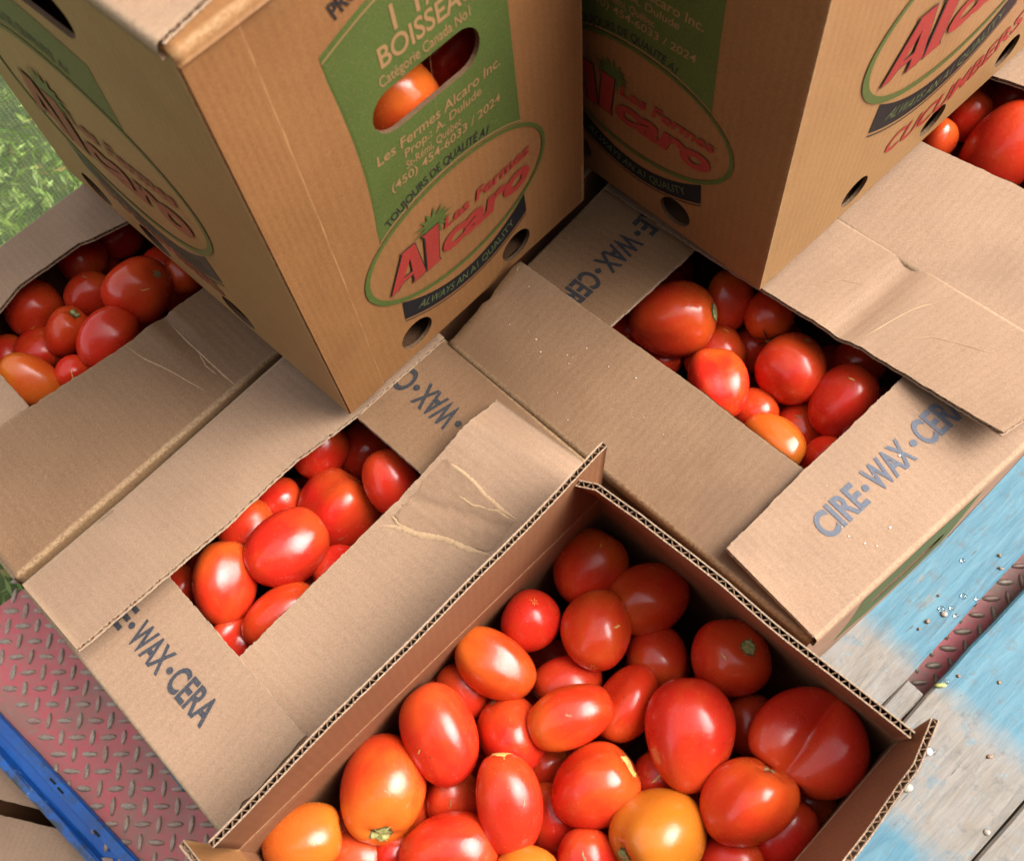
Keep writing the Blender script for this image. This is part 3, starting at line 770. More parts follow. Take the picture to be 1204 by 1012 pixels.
def ground_material():
    m, nt, p = new_mat('grass_ground')
    tc = nt.nodes.new('ShaderNodeTexCoord')
    a = noise(nt, tc.outputs['Object'], 14, 5, 0.65)
    b = noise(nt, tc.outputs['Object'], 160, 3, 0.7)
    c = mix(nt, maprange(nt, a, 0.35, 0.65, 0, 1), (0.035, 0.06, 0.012), (0.09, 0.13, 0.03))
    c = mix(nt, maprange(nt, b, 0.45, 0.75, 0, 0.8), c, (0.11, 0.09, 0.045))
    nt.links.new(c, p.inputs['Base Color'])
    p.inputs['Roughness'].default_value = 0.9
    return m

g = MB()
g.add([(-90, -90, GROUND_Z), (90, -90, GROUND_Z), (90, 90, GROUND_Z), (-90, 90, GROUND_Z)], [(0, 1, 2, 3)])
kind(g.build('ground', None, ground_material()), 'structure')

# tall dark wall, unseen, added behind the viewer only to shade the boxes
wmt, wnt_, wpp = new_mat('light_block_wall')
wpp.inputs['Base Color'].default_value = (0.055, 0.042, 0.032, 1)
wpp.inputs['Roughness'].default_value = 0.85
m = MB()
for k in range(30):
    m.box((-1.3 + k * 0.09, -0.78 + (k % 2) * 0.012, GROUND_Z + 0.001), (0.087, 0, 0), (0, -0.03, 0), (0, 0, 3.1))
kind(m.build('wall', None, wmt), 'structure')
# second unseen wall, added beyond the stacks to block light from that side
m = MB()
for k in range(18):
    m.box((-0.42 + k * 0.1, 1.12 + (k % 2) * 0.01, GROUND_Z + 0.001), (0.097, 0, 0), (0, 0.03, 0), (0, 0, 2.9))
kind(m.build('wall', None, wmt), 'structure')

def steel_material():
    m, nt, p = new_mat('red_painted_steel')
    tc = nt.nodes.new('ShaderNodeTexCoord')
    obj = tc.outputs['Object']
    dirt = noise(nt, obj, 7, 6, 0.62, 0.5)
    fine = noise(nt, obj, 120, 4, 0.7)
    red = mix(nt, fine, (0.50, 0.068, 0.082), (0.60, 0.130, 0.140))
    d = math_(nt, 'ADD', math_(nt, 'MULTIPLY', dirt, 0.75), math_(nt, 'MULTIPLY', fine, 0.35))
    c = mix(nt, maprange(nt, d, 0.46, 0.66, 0, 0.8), red, (0.24, 0.165, 0.115))
    c = mix(nt, maprange(nt, noise(nt, obj, 38, 5, 0.7), 0.58, 0.72, 0, 0.6), c, (0.33, 0.24, 0.17))
    nt.links.new(c, p.inputs['Base Color'])
    p.inputs['Roughness'].default_value = 0.5
    b = nt.nodes.new('ShaderNodeBump')
    b.inputs['Strength'].default_value = 0.25
    b.inputs['Distance'].default_value = 0.002
    nt.links.new(fine, b.inputs['Height'])
    nt.links.new(b.outputs[0], p.inputs['Normal'])
    return m

def lug_material():
    m, nt, p = new_mat('worn_tread_steel')
    tc = nt.nodes.new('ShaderNodeTexCoord')
    geo = nt.nodes.new('ShaderNodeNewGeometry')
    oi = nt.nodes.new('ShaderNodeObjectInfo')
    n1 = noise(nt, geo.outputs['Position'], 90, 4, 0.7)
    n2 = noise(nt, geo.outputs['Position'], 420, 3, 0.7)
    c = mix(nt, maprange(nt, n1, 0.3, 0.7, 0, 1), (0.25, 0.19, 0.145), (0.46, 0.365, 0.28))
    c = mix(nt, maprange(nt, n2, 0.5, 0.75, 0, 0.8), c, (0.07, 0.05, 0.042))
    c = mix(nt, math_(nt, 'MULTIPLY', oi.outputs['Random'], 0.35), c, (0.30, 0.09, 0.08))
    nt.links.new(c, p.inputs['Base Color'])
    p.inputs['Roughness'].default_value = 0.45
    p.inputs['Metallic'].default_value = 0.25
    return m

MAT['steel'] = steel_material()
MAT['lug'] = lug_material()

# deck: bounded by its left edge and by the blue rail
e0, ed = V(DECK_EDGE[0]), V(DECK_EDGE[1])
r0, r1, r2, r3 = (V(q) for q in RAIL)
rd = unit((r1 - r0) * V((1, 1, 0)))
a_ = np.array([[ed[0], -rd[0]], [ed[1], -rd[1]]])
k_ = np.linalg.solve(a_, (r0 - e0)[:2])
P0 = e0 + ed * k_[0]
P0[2] = 0
P1 = P0 + V((ed[0], ed[1], 0)) * 3.0
P2 = P0 + rd * 2.6
P3 = P1 + P2 - P0
m = MB()
q = [P0, P2, P3, P1]
m.add(q + [p - V((0, 0, 0.012)) for p in q], [(0, 1, 2, 3), (7, 6, 5, 4), (0, 4, 5, 1), (1, 5, 6, 2), (2, 6, 7, 3), (3, 7, 4, 0)])
deck = kind(m.build('steel_deck', None, MAT['steel']), 'structure')

def lug_mesh():
    n, v, f = 10, [], []
    L_, W_, Hh = 0.0108, 0.0038, 0.0025
    rings = [(1.0, 0.0), (0.72, 0.75), (0.35, 1.0)]
    for k, (sc, z) in enumerate(rings):
        for i in range(n):
            a = 2 * math.pi * i / n
            v.append((L_ * math.copysign(abs(math.cos(a)) ** 1.1, math.cos(a)) * (0.35 + 0.65 * sc), W_ * math.sin(a) * sc, Hh * z - 0.0002))
    for k in range(2):
        for i in range(n):
            j = (i + 1) % n
            f.append((k * n + i, k * n + j, (k + 1) * n + j, (k + 1) * n + i))
    f.append(tuple(range(2 * n, 3 * n)))
    return make_mesh('tread_lug', v, f, True)

lm = lug_mesh()
lm.materials.append(MAT['lug'])
lo, la = V(LUG['o']), math.radians(LUG['ax'])
lx, ly = V((math.cos(la), math.sin(la), 0)), V((-math.sin(la), math.cos(la), 0))
po, pe = V(PALLET['o']), V((PALLET['e'][0], PALLET['e'][1], 0))
pn = V((-pe[1], pe[0], 0))
camx, camv = V(CAM_POS), np.array(CAM_ROT)
cells = []
for i in range(-40, 90):
    for j in range(-45, 45):
        p = lo + lx * 0.0194 * i + ly * 0.0194 * j
        p[2] = 0
        if np.dot(p - P0, ed) < 0.02 or np.dot((p - r0)[:2], V((ed[0], ed[1]))) < 0.012:
            continue
        if np.dot((p - P0)[:2], rd[:2]) < 0.01:
            continue
        u, w = np.dot(p - po, pe), np.dot(p - po, pn)
        left = u < -0.50 and w > -0.4 and p[0] < -0.12
        slot = -0.03 < u < 0.42 and -0.034 < w < 0.012
        if left or slot:
            cells.append((0 if slot else 1, math.hypot(p[0] - lo[0], p[1] - lo[1] - 0.05), p, (i + j) % 2))
cells.sort(key=lambda c: (c[0], c[1]))
rest = MB()
for k, (_, _, p, par) in enumerate(cells):
    an = la + (math.pi / 2 if par else 0) + random.uniform(-0.08, 0.08)
    if k < 290:
        o = bpy.data.objects.new('tread_lug', lm)
        COL.objects.link(o)
        o.parent = deck
        o.location = p
        o.rotation_euler = (0, 0, an)
        s_ = random.uniform(0.88, 1.08)
        o.scale = (s_, random.uniform(0.9, 1.12), random.uniform(0.8, 1.1))
    else:
        ca, sa = math.cos(an), math.sin(an)
        vv = [(p[0] + v.co.x * ca - v.co.y * sa, p[1] + v.co.x * sa + v.co.y * ca, v.co.z) for v in lm.vertices]
        rest.add(vv, [tuple(f.vertices) for f in lm.polygons])
if rest.v:
    kind(rest.build('tread_lugs', deck, MAT['lug'], True), 'stuff')

# blue painted edge rail, a pressed channel
def rail_material():
    m, nt, p = new_mat('blue_rail_paint')
    tc = nt.nodes.new('ShaderNodeTexCoord')
    obj = tc.outputs['Object']
    n1 = noise(nt, obj, 35, 5, 0.7, 0.4)
    n2 = noise(nt, obj, 9, 4, 0.6)
    c = mix(nt, maprange(nt, n2, 0.3, 0.7, 0, 1), (0.006, 0.062, 0.27), (0.009, 0.105, 0.40))
    c = mix(nt, maprange(nt, n1, 0.62, 0.68, 0, 1), c, (0.03, 0.035, 0.045))
    c = mix(nt, maprange(nt, noise(nt, obj, 80, 3, 0.6), 0.66, 0.72, 0, 0.8), c, (0.25, 0.42, 0.55))
    at = nt.nodes.new('ShaderNodeAttribute')
    at.attribute_name = 'wear'
    wm = math_(nt, 'MULTIPLY', at.outputs['Fac'], maprange(nt, noise(nt, obj, 60, 4, 0.7), 0.42, 0.6, 0, 1))
    c = mix(nt, wm, c, (0.035, 0.04, 0.05))
    nt.links.new(c, p.inputs['Base Color'])
    p.inputs['Roughness'].default_value = 0.32
    b = nt.nodes.new('ShaderNodeBump')
    b.inputs['Strength'].default_value = 0.3
    b.inputs['Distance'].default_value = 0.002
    nt.links.new(n1, b.inputs['Height'])
    nt.links.new(b.outputs[0], p.inputs['Normal'])
    return m

rn = V((-rd[1], rd[0], 0))
if np.dot(rn, r2 - r0) < 0:
    rn = -rn
rw = float(np.dot(r2 - r0, rn))
zt = r0[2]
prof = [(0, -0.06), (0, zt - .002), (0.002, zt), (rw * .33, zt), (rw * .37, zt - .012), (rw * .40, zt - .014), (rw * .68, zt - .014),
        (rw * .71, zt - .012), (rw * .75, zt - .001), (rw * .80, zt), (rw - .002, zt), (rw, zt - .002), (rw, -0.06)]
wv = [0, .2, .5, .3, .2, 0, 0, .2, .6, .7, 1, 1, .6]
st = np.linspace(-0.9, 1.9, 70)
vv, ff, we = [], [], []
base = V((r0[0], r0[1], 0))
for s_ in st:
    for (x, z), w_ in zip(prof, wv):
        vv.append(base + rd * s_ + rn * (x + rng.normal(0, 0.0003)) + V((0, 0, z + rng.normal(0, 0.0004))))
        we.append(w_)
k = len(prof)
for i in range(len(st) - 1):
    for j in range(k - 1):
        ff.append((i * k + j, i * k + j + 1, (i + 1) * k + j + 1, (i + 1) * k + j))
    ff.append((i * k + k - 1, i * k, (i + 1) * k, (i + 1) * k + k - 1))
ff += [tuple(range(k))[::-1], tuple((len(st) - 1) * k + j for j in range(k))]
rail_t = thing('edge_rail', 'scuffed blue painted steel rail along the edge of the red tread plate', 'rail', loc=tuple(base))
ro = link('channel', make_mesh('channel', [v - base for v in vv], ff, False, None, we), rail_t, rail_material())
# two small raised weld marks on the rail
for s_, x in ((0.075, rw * .2), (0.09, rw * .22), (0.16, rw * .30)):
    b_ = MB()
    c = rd * s_ + rn * x + V((0, 0, zt - 0.0005))
    b_.box(c - rd * .005 - rn * .0012, rd * .010, rn * .0024, V((0, 0, .0014)))
    b_.build('weld_bead', rail_t, MAT['band'])

# pallet
def plank_material(name, painted=True):
    m, nt, p = new_mat(name)
    tc = nt.nodes.new('ShaderNodeTexCoord')
    obj = tc.outputs['Object']
    mp = nt.nodes.new('ShaderNodeMapping')
    mp.inputs['Scale'].default_value = (0.12, 1, 1)
    nt.links.new(obj, mp.inputs['Vector'])
    st_ = mp.outputs[0]
    grain = noise(nt, st_, 160, 6, 0.68, 0.6)
    broad = noise(nt, st_, 28, 4, 0.6, 1.2)
    patch = noise(nt, obj, 11, 5, 0.62, 0.6)
    wood = mix(nt, maprange(nt, grain, 0.3, 0.7, 0, 1), (0.105, 0.086, 0.066), (0.225, 0.192, 0.152))
    wood = mix(nt, maprange(nt, patch, 0.35, 0.7, 0, 0.6), wood, (0.21, 0.205, 0.20))
    wood = mix(nt, maprange(nt, noise(nt, obj, 40, 4, 0.7), 0.55, 0.72, 0, 0.6), wood, (0.17, 0.125, 0.08))
    wood = mix(nt, maprange(nt, noise(nt, obj, 24, 6, 0.75), 0.5, 0.68, 0, 0.55), wood, (0.17, 0.165, 0.155))
    wood = mix(nt, maprange(nt, noise(nt, obj, 75, 4, 0.7), 0.6, 0.7, 0, 0.6), wood, (0.13, 0.23, 0.28))
    blue = mix(nt, maprange(nt, broad, 0.3, 0.7, 0, 1), (0.016, 0.092, 0.145), (0.045, 0.158, 0.215))
    blue = mix(nt, maprange(nt, grain, 0.35, 0.75, 0, 0.45), blue, (0.15, 0.27, 0.31))
    sx = nt.nodes.new('ShaderNodeSeparateXYZ')
    nt.links.new(obj, sx.inputs[0])
    wob = math_(nt, 'MULTIPLY', math_(nt, 'SUBTRACT', noise(nt, obj, 34, 7, 0.75), 0.5), 0.040)
    xs = math_(nt, 'ADD', sx.outputs['X'], wob)
    mask = math_(nt, 'MAXIMUM', maprange(nt, xs, 0.004, 0.034, 0, 1), maprange(nt, xs, -0.108, -0.138, 0, 1))
    chip = noise(nt, st_, 90, 8, 0.8, 0.4)
    mask = math_(nt, 'MULTIPLY', mask, maprange(nt, math_(nt, 'ADD', math_(nt, 'MULTIPLY', chip, 0.7), math_(nt, 'MULTIPLY', noise(nt, obj, 13, 4, 0.6), 0.45)), 0.40, 0.47, 0.22, 1))
    mask = math_(nt, 'MULTIPLY', mask, maprange(nt, math_(nt, 'ADD', math_(nt, 'MULTIPLY', grain, 0.5), math_(nt, 'MULTIPLY', patch, 0.5)), 0.33, 0.43, 0.35, 1))
    smear = maprange(nt, noise(nt, obj, 22, 8, 0.8, 0.3), 0.57, 0.62, 0, 0.45)
    mask = math_(nt, 'MAXIMUM', mask, smear)
    c = mix(nt, mask if painted else math_(nt, 'MULTIPLY', smear, 0.3), wood, blue)
    c = mix(nt, maprange(nt, noise(nt, obj, 48, 7, 0.8), 0.54, 0.66, 0, 0.6), c, (0.085, 0.075, 0.062))
    crack = noise(nt, st_, 230, 2, 0.5, 0.2)
    c = mix(nt, maprange(nt, crack, 0.70, 0.73, 0, 0.75), c, (0.05, 0.045, 0.04))
    nt.links.new(c, p.inputs['Base Color'])
    p.inputs['Roughness'].default_value = 0.62
    b = nt.nodes.new('ShaderNodeBump')
    b.inputs['Strength'].default_value = 0.5
    b.inputs['Distance'].default_value = 0.0015
    nt.links.new(grain, b.inputs['Height'])
    nt.links.new(b.outputs[0], p.inputs['Normal'])
    return m

MAT['plank'] = plank_material('weathered_blue_plank')
MAT['plank_bare'] = plank_material('weathered_bare_plank', False)
PZ = 0.065
pal = thing('pallet', 'blue painted wooden pallet with worn bare band under the cartons', 'pallet', loc=(po[0], po[1], 0))
pal.rotation_euler = (0, 0, math.atan2(pe[1], pe[0]))
def plank(u0, u1, w0, w1, z0, z1, mat, name='plank', n=30):
    vv, ff = [], []
    for i in range(n + 1):
        u = u0 + (u1 - u0) * i / n
        a, b = rng.normal(0, 0.0006), rng.normal(0, 0.0006)
        for (w, z) in ((w0 + a, z0), (w0 + a, z1 - .0025), (w0 + a + .0025, z1), (w1 + b - .0025, z1), (w1 + b, z1 - .0025), (w1 + b, z0)):
            vv.append((u, w, z))
    for i in range(n):
        for j in range(6):
            k2 = (j + 1) % 6
            ff.append((i * 6 + j, (i + 1) * 6 + j, (i + 1) * 6 + k2, i * 6 + k2))
    ff += [(0, 1, 2, 3, 4, 5), tuple(n * 6 + j for j in (5, 4, 3, 2, 1, 0))]
    me = make_mesh(name, vv, ff)
    o = link(name, me, pal, mat)
    return o
U0, U1_ = -0.545, 0.62
plank(U0, U1_, 0.0, 0.137, PZ - .02, PZ, MAT['plank'])
plank(U0, U1_, -0.158, -0.0255, PZ - .02, PZ + .001, MAT['plank'])
plank(U0, U1_, -0.30, -0.1605, PZ - .02, PZ, MAT['plank_bare'])
w = 0.16
while w < 0.95:
    plank(-0.66 if w > 0.32 else U0, U1_, w, w + .125, PZ - .02, PZ, MAT['plank'])
    w += 0.148
plank(U0, -0.0005, -0.0245, -0.0010, PZ - .021, PZ - .003, MAT['plank_bare'], 'filler_board')
for u in (-0.52, -0.12, 0.25, 0.55):
    for (wa, wb) in ((-0.30, -0.165), (-0.155, -0.03), (0.02, 0.28), (0.30, 0.95)):
        if u > 0 and wa < 0.02 and wa > -0.16:
            pass
        plank(u - .045, u + .045, wa, wb, 0.001, PZ - .0205, MAT['plank_bare'], 'bearer', 4)

# ------------------------------------------------------------------ cartons
STAMP = 'CIRE\u00b7WAX\u00b7CERA'
def dot_text(s):
    return s.replace('\u00b7', '\u2022')

def stamp(flap, words, dots, v0, cap, mat='stamp'):
    """the three stamped words with their round dots, u in metres along the hinge"""
    for (a, b), body in zip(words, ('CIRE', 'WAX', 'CERA')):
        put_text('lettering', body, flap.P, flap.obj, MAT[mat], a, b, v0, cap, bold=0.030, off=0.0005)
    for d in dots:
        v2, tris = fill2d(circle(d, v0 + cap * 0.47, 0.0029, 16), (), 0.05)
        link('lettering', make_mesh('lettering', [flap.P(x, y, 0.0005) for x, y in v2], tris), flap.obj, MAT[mat])

BASE_Z = PZ + 0.0015
def walls(root, quad, mats, base_z, top_drop=0.006, lean=None, bulge=None, holes=None):
    q = [V(p) for p in quad]
    out = []
    for i in range(4):
        a, b = q[i], q[(i + 1) % 4]
        d = V((0, 0, top_drop))
        la = (lean or [V((0, 0, 0))] * 4)
        lo_a = V((a[0], a[1], base_z)) + la[i]
        lo_b = V((b[0], b[1], base_z)) + la[(i + 1) % 4]
        pn_ = Panel(root, lo_a, lo_b, a - d, b - d, mats if not isinstance(mats, list) else mats[i],
                    holes=(holes or {}).get(i, ()), bulge=(bulge or [0.004] * 4)[i])
        out.append(pn_)
    return out

def bottom(root, quad, z, mat):
    m = MB()
    c = sum(V(p) for p in quad) / 4
    p = [V((q[0], q[1], 0)) + (c - V(q)) * V((1, 1, 0)) * 0.02 for q in quad]
    m.add([(*a[:2], z) for a in p] + [(*a[:2], z + .004) for a in p],
          [(3, 2, 1, 0), (4, 5, 6, 7), (0, 1, 5, 4), (1, 2, 6, 5), (2, 3, 7, 6), (3, 0, 4, 7)])
    return m.build('bottom_panel', root, mat)

def local_root(name, label, quad, cat='carton', group=None):
    """Empty at the foot of the box; children are built in world space and keep their place"""
    return thing(name, label, cat, group)

CARTONS = 'waxed tomato cartons standing side by side'
K, KO, KW, KI = MAT['kraft'], MAT['kraft_out'], MAT['kraft_warm'], MAT['kraft_in']

def flap_of(root, key, mat, flutes=('tip',), **kw):
    h, t = FLAPS[key]
    return Flap(key, root, h, t, mat, flutes, **kw)

# --- carton in the middle (flaps folded like a pinwheel)
cb = thing('cardboard_carton', 'carton in the middle, its lower stamped flap next to the red tread plate', 'carton', CARTONS)
walls(cb, BOX_B, KI, BASE_Z)
bottom(cb, BOX_B, BASE_Z, KI)
fB = {}
fB['low'] = flap_of(cb, 'B_low', MAT['kraft'], jag=('end',), flutes=('tip',))
fB['top'] = flap_of(cb, 'B_top', MAT['kraft_warm'])  # darker board than the lower flap: shade beside the tall box put into colour
def warpR(u, v):
    a = 0.70 + 0.10 * (1 - v) * 0.9
    b = 0.915 + 0.03 * (1 - v)
    rise = np.clip((u - a) / (b - a), 0, 1) * np.clip((b + 0.05 - u) / 0.05, 0, 1)
    return 0.0105 * rise * (0.25 + 0.75 * v) - 0.0018 * np.exp(-((u - a) / 0.012) ** 2)
fB['right'] = flap_of(cb, 'B_right', MAT['kraft'], warp=warpR, nu=110)
def warpL(u, v):
    return -0.0008 * np.exp(-((u - 0.74) / 0.006) ** 2)
fB['left'] = flap_of(cb, 'B_left', MAT['kraft'], warp=warpL, nu=70)
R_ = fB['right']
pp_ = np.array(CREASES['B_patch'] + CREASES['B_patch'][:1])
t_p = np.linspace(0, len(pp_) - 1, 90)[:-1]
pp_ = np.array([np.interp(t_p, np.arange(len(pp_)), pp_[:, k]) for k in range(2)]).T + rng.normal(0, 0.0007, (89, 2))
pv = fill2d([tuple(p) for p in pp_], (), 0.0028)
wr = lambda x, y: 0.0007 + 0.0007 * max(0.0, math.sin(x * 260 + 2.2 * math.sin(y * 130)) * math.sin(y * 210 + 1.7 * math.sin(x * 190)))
link('darker_patch', make_mesh('darker_patch', [R_.P(x, y, wr(x, y)) for x, y in pv[0]], pv[1], True,
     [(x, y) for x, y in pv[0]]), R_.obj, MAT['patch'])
for k_, w_ in (('B_1', .0066), ('B_2', .0048), ('B_3', .0034), ('B_4', .0034)):
    ribbon('crease', R_, CREASES[k_], w_, R_.obj, MAT['torn'], h=.0019, n=70)
stamp(fB['low'], ((0.042, 0.0875), (0.0975, 0.1385), (0.1480, 0.1945)), (0.0925, 0.1433), 0.0325, 0.0220)
stamp(fB['top'], ((0.049, 0.0955), (0.1065, 0.1465), (0.1560, 0.2030)), (0.1013, 0.1512), 0.034, 0.0225, 'stamp_shaded')
ribbon('crease', fB['left'], [(fB['left'].len * .735, .004), (fB['left'].len * .742, .085)], 0.0012, fB['left'].obj, MAT['torn'], h=.0003)

# --- carton on the right
cc = thing('cardboard_carton', 'carton beside the blue planks, with one lifted brown flap and stamped pale flaps', 'carton', CARTONS)
qC = [V(p) for p in BOX_C]
outS = unit(np.cross(qC[1] - qC[0], V((0, 0, 1))))
lean = [outS * 0.002, outS * 0.001, V((0, 0, 0)), V((0, 0, 0))]
sl = [stadium(0.142, 0.275, 0.045, 0.016)]
wC = walls(cc, BOX_C, [K, KI, KI, KI], BASE_Z, lean=lean, bulge=[0.006, .004, .004, .004], holes={0: sl})
bottom(cc, BOX_C, BASE_Z, KI)
fC = {}
fC['top'] = flap_of(cc, 'C_top', MAT['kraft_warm'])  # darker board than the lower flap: the gap's shade put into colour
fC['left'] = flap_of(cc, 'C_left', MAT['kraft_warm'], jag=('end',))
fC['low'] = flap_of(cc, 'C_low', MAT['kraft'], flutes=('tip', 'start'))
def warpCR(u, v):
    return -0.0035 * np.exp(-((u - 0.60 - 0.03 * v) / 0.022) ** 2) + 0.0015 * np.exp(-((u - 0.66) / 0.03) ** 2)
fC['right'] = flap_of(cc, 'C_right', MAT['kraft'], warp=warpCR, nu=70, flutes=('tip', 'end'))
stamp(fC['low'], ((0.0625, 0.1095), (0.1205, 0.1655), (0.1775, 0.2270)), (0.1150, 0.1715), 0.0435, 0.0225, 'stamp_lit')
stamp(fC['top'], ((0.066, 0.112), (0.1225, 0.1640), (0.1740, 0.2210)), (0.1172, 0.1690), 0.042, 0.0225, 'stamp_shaded')
CRl = fC['right'].len
for k_, w_ in (('C_1', .0022), ('C_2', .0012), ('C_3', .0012)):
    ribbon('crease', fC['right'], CREASES[k_], w_, fC['right'].obj, MAT['torn'], h=.0008, n=50)

# --- carton on the left
ca = thing('cardboard_carton', 'carton under the left foot of the tall box with a wide creased brown flap', 'carton', CARTONS)
walls(ca, BOX_A, KI, BASE_Z)
bottom(ca, BOX_A, BASE_Z, KI)
fA = {}
fA['low'] = flap_of(ca, 'A_low', MAT['kraft'])
fA['top'] = flap_of(ca, 'A_top', MAT['kraft'])
def warpA(u, v):
    return -0.0045 * np.exp(-((u - 0.60) / 0.012) ** 2) * v + 0.002 * np.exp(-((u - 0.56) / 0.02) ** 2) * v
fA['right'] = flap_of(ca, 'A_right', MAT['kraft_warm'], warp=warpA, nu=80)
fA['far'] = flap_of(ca, 'A_far', MAT['kraft'])
AL = fA['right'].len
for k_, w_ in (('A_1', .0020), ('A_2', .0011), ('A_3', .0012)):
    ribbon('crease', fA['right'], CREASES[k_], w_, fA['right'].obj, MAT['torn'], h=.0009, n=50)

# --- carton at the far right
ce = thing('cardboard_carton', 'carton at the right edge under the cucumber lettering, with a broad plain tan flap', 'carton', CARTONS)
walls(ce, BOX_E, KI, BASE_Z)
bottom(ce, BOX_E, BASE_Z, KI)
for k_e in ('E_low', 'E_top', 'E_left', 'E_right'):
    flap_of(ce, k_e, MAT['kraft'])

# --- carton hidden between the two tall boxes
cd = thing('cardboard_carton', 'closed carton in the dark gap between the two tall boxes, only its edge showing', 'carton', CARTONS)
walls(cd, BOX_D, KI, BASE_Z)
bottom(cd, BOX_D, BASE_Z, KI)
for k_d in ('D_left', 'D_right'):
    flap_of(cd, k_d, MAT['kraft'])

# --- open carton in front, flaps standing up
cf = thing('cardboard_carton', 'open carton in front, its corrugated flaps standing upright around many tomatoes', 'carton', CARTONS)
qf = [V(p) for p in BOX_F]
ctr = sum(qf) / 4
qo = [p + unit((p - ctr) * V((1, 1, 0))) * 0.0068 for p in qf]
walls(cf, qo, KI, BASE_Z, top_drop=0.0, bulge=[0.016] * 4)
bottom(cf, BOX_F, BASE_Z, KI)
upin = lambda a, b: tuple(V(b) - V(a))
cF = sum(qf) / 4
Fl = {}
for k_f in ('F_left', 'F_top', 'F_right', 'F_low'):
    h, t = FLAPS[k_f]
    mid = (V(h[0]) + V(h[-1])) / 2
    tow = (cF - mid) * V((1, 1, 0))
    fm = KI if k_f != 'F_low' else MAT['kraft_warm']
    Fl[k_f] = Flap(k_f, cf, h, t, MAT['kraft_out'] if k_f == 'F_low' else KI, ('tip',), fold=False, up=tow, t=0.0050, nu=60, rimwave=0.0016)

# ------------------------------------------------------------------ tall printed boxes
ELL = lambda cx, cy, rx, ry, n=72: [(cx + rx * math.cos(2 * math.pi * i / n), cy + ry * math.sin(2 * math.pi * i / n)) for i in range(n)]

def logo(pan, tx, sfx=''):
    """oval logo; tx maps design metres (short face) to panel s, t"""
    T_ = lambda pts: [tx(*p) for p in pts]
    cx, cy = 0.1435, 0.1257
    outer = ELL(cx, cy, 0.0935, 0.0585)
    inner = ELL(cx + 0.0006, cy + 0.0006, 0.0893, 0.0548)
    pan.shape('logo_ring', T_(outer), MAT['green' + sfx], [T_(inner)], off=0.0008)
    # dark ribbon under the oval
    xs = np.linspace(-1, 1, 25)
    topc = [(cx + 0.067 * x, 0.0560 + 0.0275 * x * x) for x in xs]
    botc = [(cx + 0.0685 * x, 0.0385 + 0.0215 * x * x) for x in xs]
    pan.shape('logo_band', T_(botc + topc[::-1]), MAT['band' + sfx], off=0.0004)
    l1 = [(cx + 0.0685 * x, 0.0362 + 0.0215 * x * x) for x in xs]
    l2 = [(cx + 0.0685 * x, 0.0348 + 0.0215 * x * x) for x in xs]
    pan.shape('band_stripe', T_(l2 + l1[::-1]), MAT['black' + sfx], off=0.0004)
    def pl(x, y, off):
        a, b = tx(x, y)
        return pan.P(a, b, off)
    put_text('lettering', 'ALWAYS AN A1 QUALITY', pl, pan.obj, MAT['bandtext' + sfx], cx - .055, cx + .055, 0, 0.0085,
             bold=0.0, shear=0.15, arc=lambda x: 0.0437 + 0.0245 * ((x - cx) / 0.068) ** 2, off=0.0007)
    # starburst
    sc, sr = (0.1190, 0.1440), 0.0175
    pts = []
    for i in range(28):
        r = sr * (1.0 if i % 2 == 0 else 0.52) * (1 + 0.12 * math.sin(i * 2.3))
        pts.append((sc[0] + r * math.cos(2 * math.pi * i / 28 + .1) * 1.05, sc[1] + r * math.sin(2 * math.pi * i / 28 + .1) * 0.92))
    pan.shape('logo_star', T_(pts), MAT['green' + sfx], off=0.0010)
    # A and l with black outline
    Apoly = [(0.0690, 0.1030), (0.0868, 0.1388), (0.0855, 0.1402), (0.0990, 0.1402), (0.1028, 0.1000), (0.0985, 0.0978), (0.0902, 0.0978),
             (0.0918, 0.1010), (0.0916, 0.1080), (0.0815, 0.1080), (0.0752, 0.1030)]
    Ahole = [(0.0838, 0.1125), (0.0912, 0.1125), (0.0918, 0.1270)]
    lpoly = [(0.1048, 0.1000), (0.1085, 0.1362), (0.1062, 0.1405), (0.1225, 0.1405), (0.1170, 0.1010), (0.1185, 0.0975), (0.1040, 0.0975)]
    def grow(p, k):
        c = np.mean(p, axis=0)
        n = len(p)
        o = []
        for i in range(n):
            a, b, d = np.array(p[i - 1]), np.array(p[i]), np.array(p[(i + 1) % n])
            e1, e2 = unit(b - a), unit(d - b)
            nn = unit(np.array([e1[1] + e2[1], -e1[0] - e2[0]]) + 1e-9)
            o.append(tuple(b + nn * k))
        ar = sum(p[i - 1][0] * p[i][1] - p[i][0] * p[i - 1][1] for i in range(n))
        if ar < 0:
            o = []
            for i in range(n):
                a, b, d = np.array(p[i - 1]), np.array(p[i]), np.array(p[(i + 1) % n])
                e1, e2 = unit(b - a), unit(d - b)
                nn = unit(np.array([-e1[1] - e2[1], e1[0] + e2[0]]) + 1e-9)
                o.append(tuple(b + nn * k))
        return o
    pan.shape('letter_outline', T_(grow(Apoly, 0.0012)), MAT['black' + sfx], [T_(Ahole)], off=0.0012)
    pan.shape('letter', T_(Apoly), MAT['red' + sfx], [T_(grow(Ahole, 0.0009))], off=0.0014)
    pan.shape('letter_outline', T_(grow(lpoly, 0.0012)), MAT['black' + sfx], off=0.0012)
    pan.shape('letter', T_(lpoly), MAT['red' + sfx], off=0.0014)
    put_text('lettering', 'caro', pl, pan.obj, MAT['red' + sfx], 0.1225, 0.2175, 0.0985, 0.0290, bold=0.040, shear=0.18, off=0.0012)
    put_text('lettering', 'Les Fermes', pl, pan.obj, MAT['red' + sfx], 0.1270, 0.2190, 0.1275, 0.0118, bold=0.028, shear=0.18, space=1.0, off=0.0012)
    put_text('lettering', 'TM', pl, pan.obj, MAT['red' + sfx], 0.2192, 0.2228, 0.1215, 0.0022, off=0.0012)
    return pl

